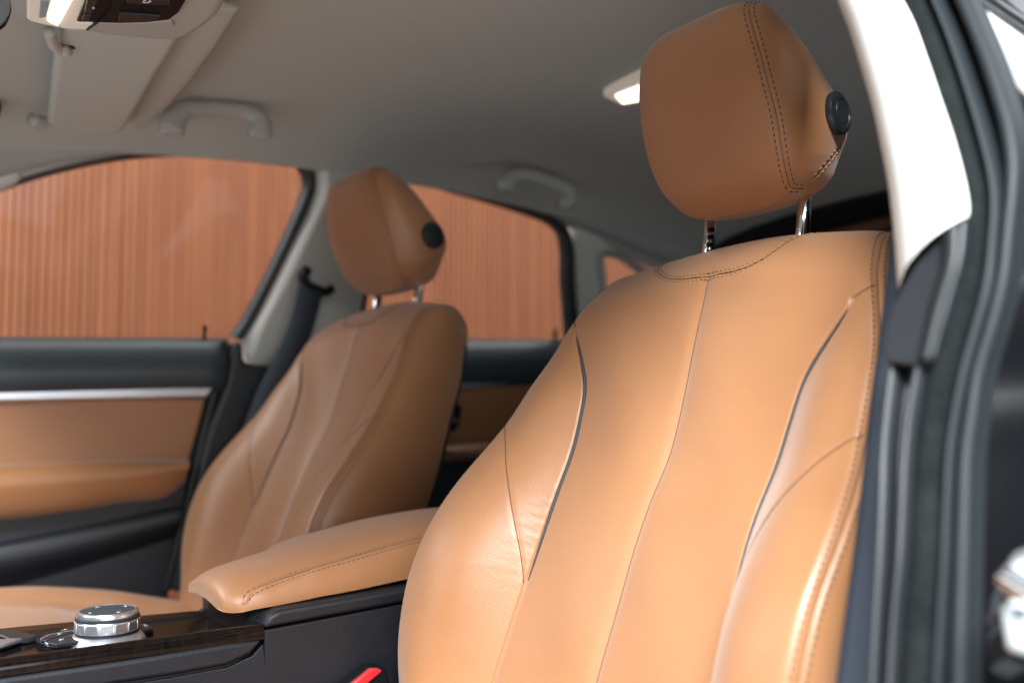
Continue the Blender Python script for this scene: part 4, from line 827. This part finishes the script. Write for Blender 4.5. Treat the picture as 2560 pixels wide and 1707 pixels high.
q2 = p([(2222, 912), (2322, 909)], 0.012); 
onto(npl, slab('pillar_core', [(0.02, 0.61, 0.40), (0.02, 0.70, 0.40), (0.02, 0.70, 1.10), (-0.10, 0.62, 1.40), (-0.10, 0.58, 1.40), (0.02, 0.60, 1.10)], (-0.10, 0, 0), DARKP))
X = np.linspace(-0.9, 0.74, 40); ze = np.array([float(zroof(x, 0.605)[0]) for x in X])
onto(npl, loft('roof_frame', [np.stack([X, 0*X+0.596, ze+0.03], 1), np.stack([X, 0*X+0.598, ze-0.004], 1), np.stack([X, 0*X+0.612, ze-0.012], 1), np.stack([X, 0*X+0.632, ze-0.004], 1), np.stack([X, 0*X+0.64, ze+0.05], 1)], DARKP, n=40, sub=3))
# rear door seen edge-on, body paint and glass
nd = thing('car_door', 'glossy black closed rear door edge at the extreme right, pale reflections near its top', 'car door', (0.0, 0.78, 0.8))
H0 = shift(p(EE, 0.004), dx=-0.005, dy=0.0012)
H1 = shift(H0, dx=-0.012, dy=0.028); H2 = shift(H0, dx=-0.055, dy=0.052); H3 = shift(H0, dx=-0.30, dy=0.080); H4 = shift(H0, dx=-1.10, dy=0.085)
for Hk, f in ((H1, 0.1), (H2, 0.22), (H3, 0.36), (H4, 0.36)): Hk[:, 1] -= f*np.clip(Hk[:, 2]-0.99, 0, 1)
ZT = np.clip((crom(H0, 60)[:, 2]-0.98)/0.3, 0, 1)
onto(nd, loft('door_skin', [H0, H1, H2, H3, H4], PAINT, n=60, sub=6))
onto(nd, loft('inner_card', [shift(H0, dx=-0.03, dy=-0.01), shift(H0, dx=-1.0, dy=-0.02)], DARKP, n=40))
st = thing('door_striker', 'bright steel door latch striker on the black body, lower right corner', 'door striker', tuple(onp(2530, 1500, PN, PD+0.04)))
sp = lambda L, o: p(L, o)
onto(st, slab('striker_body', sp([(2523, 1380), (2560, 1379), (2640, 1392), (2650, 1520), (2560, 1509), (2526, 1505), (2501, 1494), (2504, 1460), (2510, 1436), (2514, 1405)], 0.052), (-0.02, 0, 0), STEEL, bevel=0.004, segs=4))
onto(st, slab('striker_foot', sp([(2499, 1512), (2512, 1508), (2530, 1516), (2560, 1522), (2650, 1530), (2650, 1655), (2560, 1638), (2524, 1628), (2513, 1618), (2504, 1565)], 0.050), (-0.02, 0, 0), STEEL, bevel=0.004, segs=4))
onto(st, tube('striker_loop', sp([(2508, 1440), (2550, 1466), (2600, 1498)], 0.056), 0.004, CHROME, None, 14, 14))
onto(st, slab('bolt_recess', sp([(2530, 1530), (2545, 1526), (2556, 1536), (2553, 1550), (2536, 1552), (2526, 1542)], 0.0508), (-0.003, 0, 0), BLACK, bevel=0.0008))
nb = thing('seat_belt', 'dark navy seat belt webbing running down between the nearest seat and the pillar', 'seat belt', (0.1, 0.63, 0.9), 'front seat belts')
lf = [(2252, 470), (2240, 540), (2233, 557), (2220, 658), (2213, 720), (2202, 810), (2171, 1042), (2160, 1150), (2132, 1390), (2110, 1550), (2088, 1720), (2072, 1830)]
ytop = np.linspace(0.612, 0.640, len(lf)); WL = np.array([on(a, b, 1, y) for (a, b), y in zip(lf, ytop)])
onto(nb, loft('webbing', [WL, shift(WL, dx=-0.004, dy=0.022), shift(WL, dx=-0.012, dy=0.043)], WEB, n=50, sub=4, thick=0.0015))
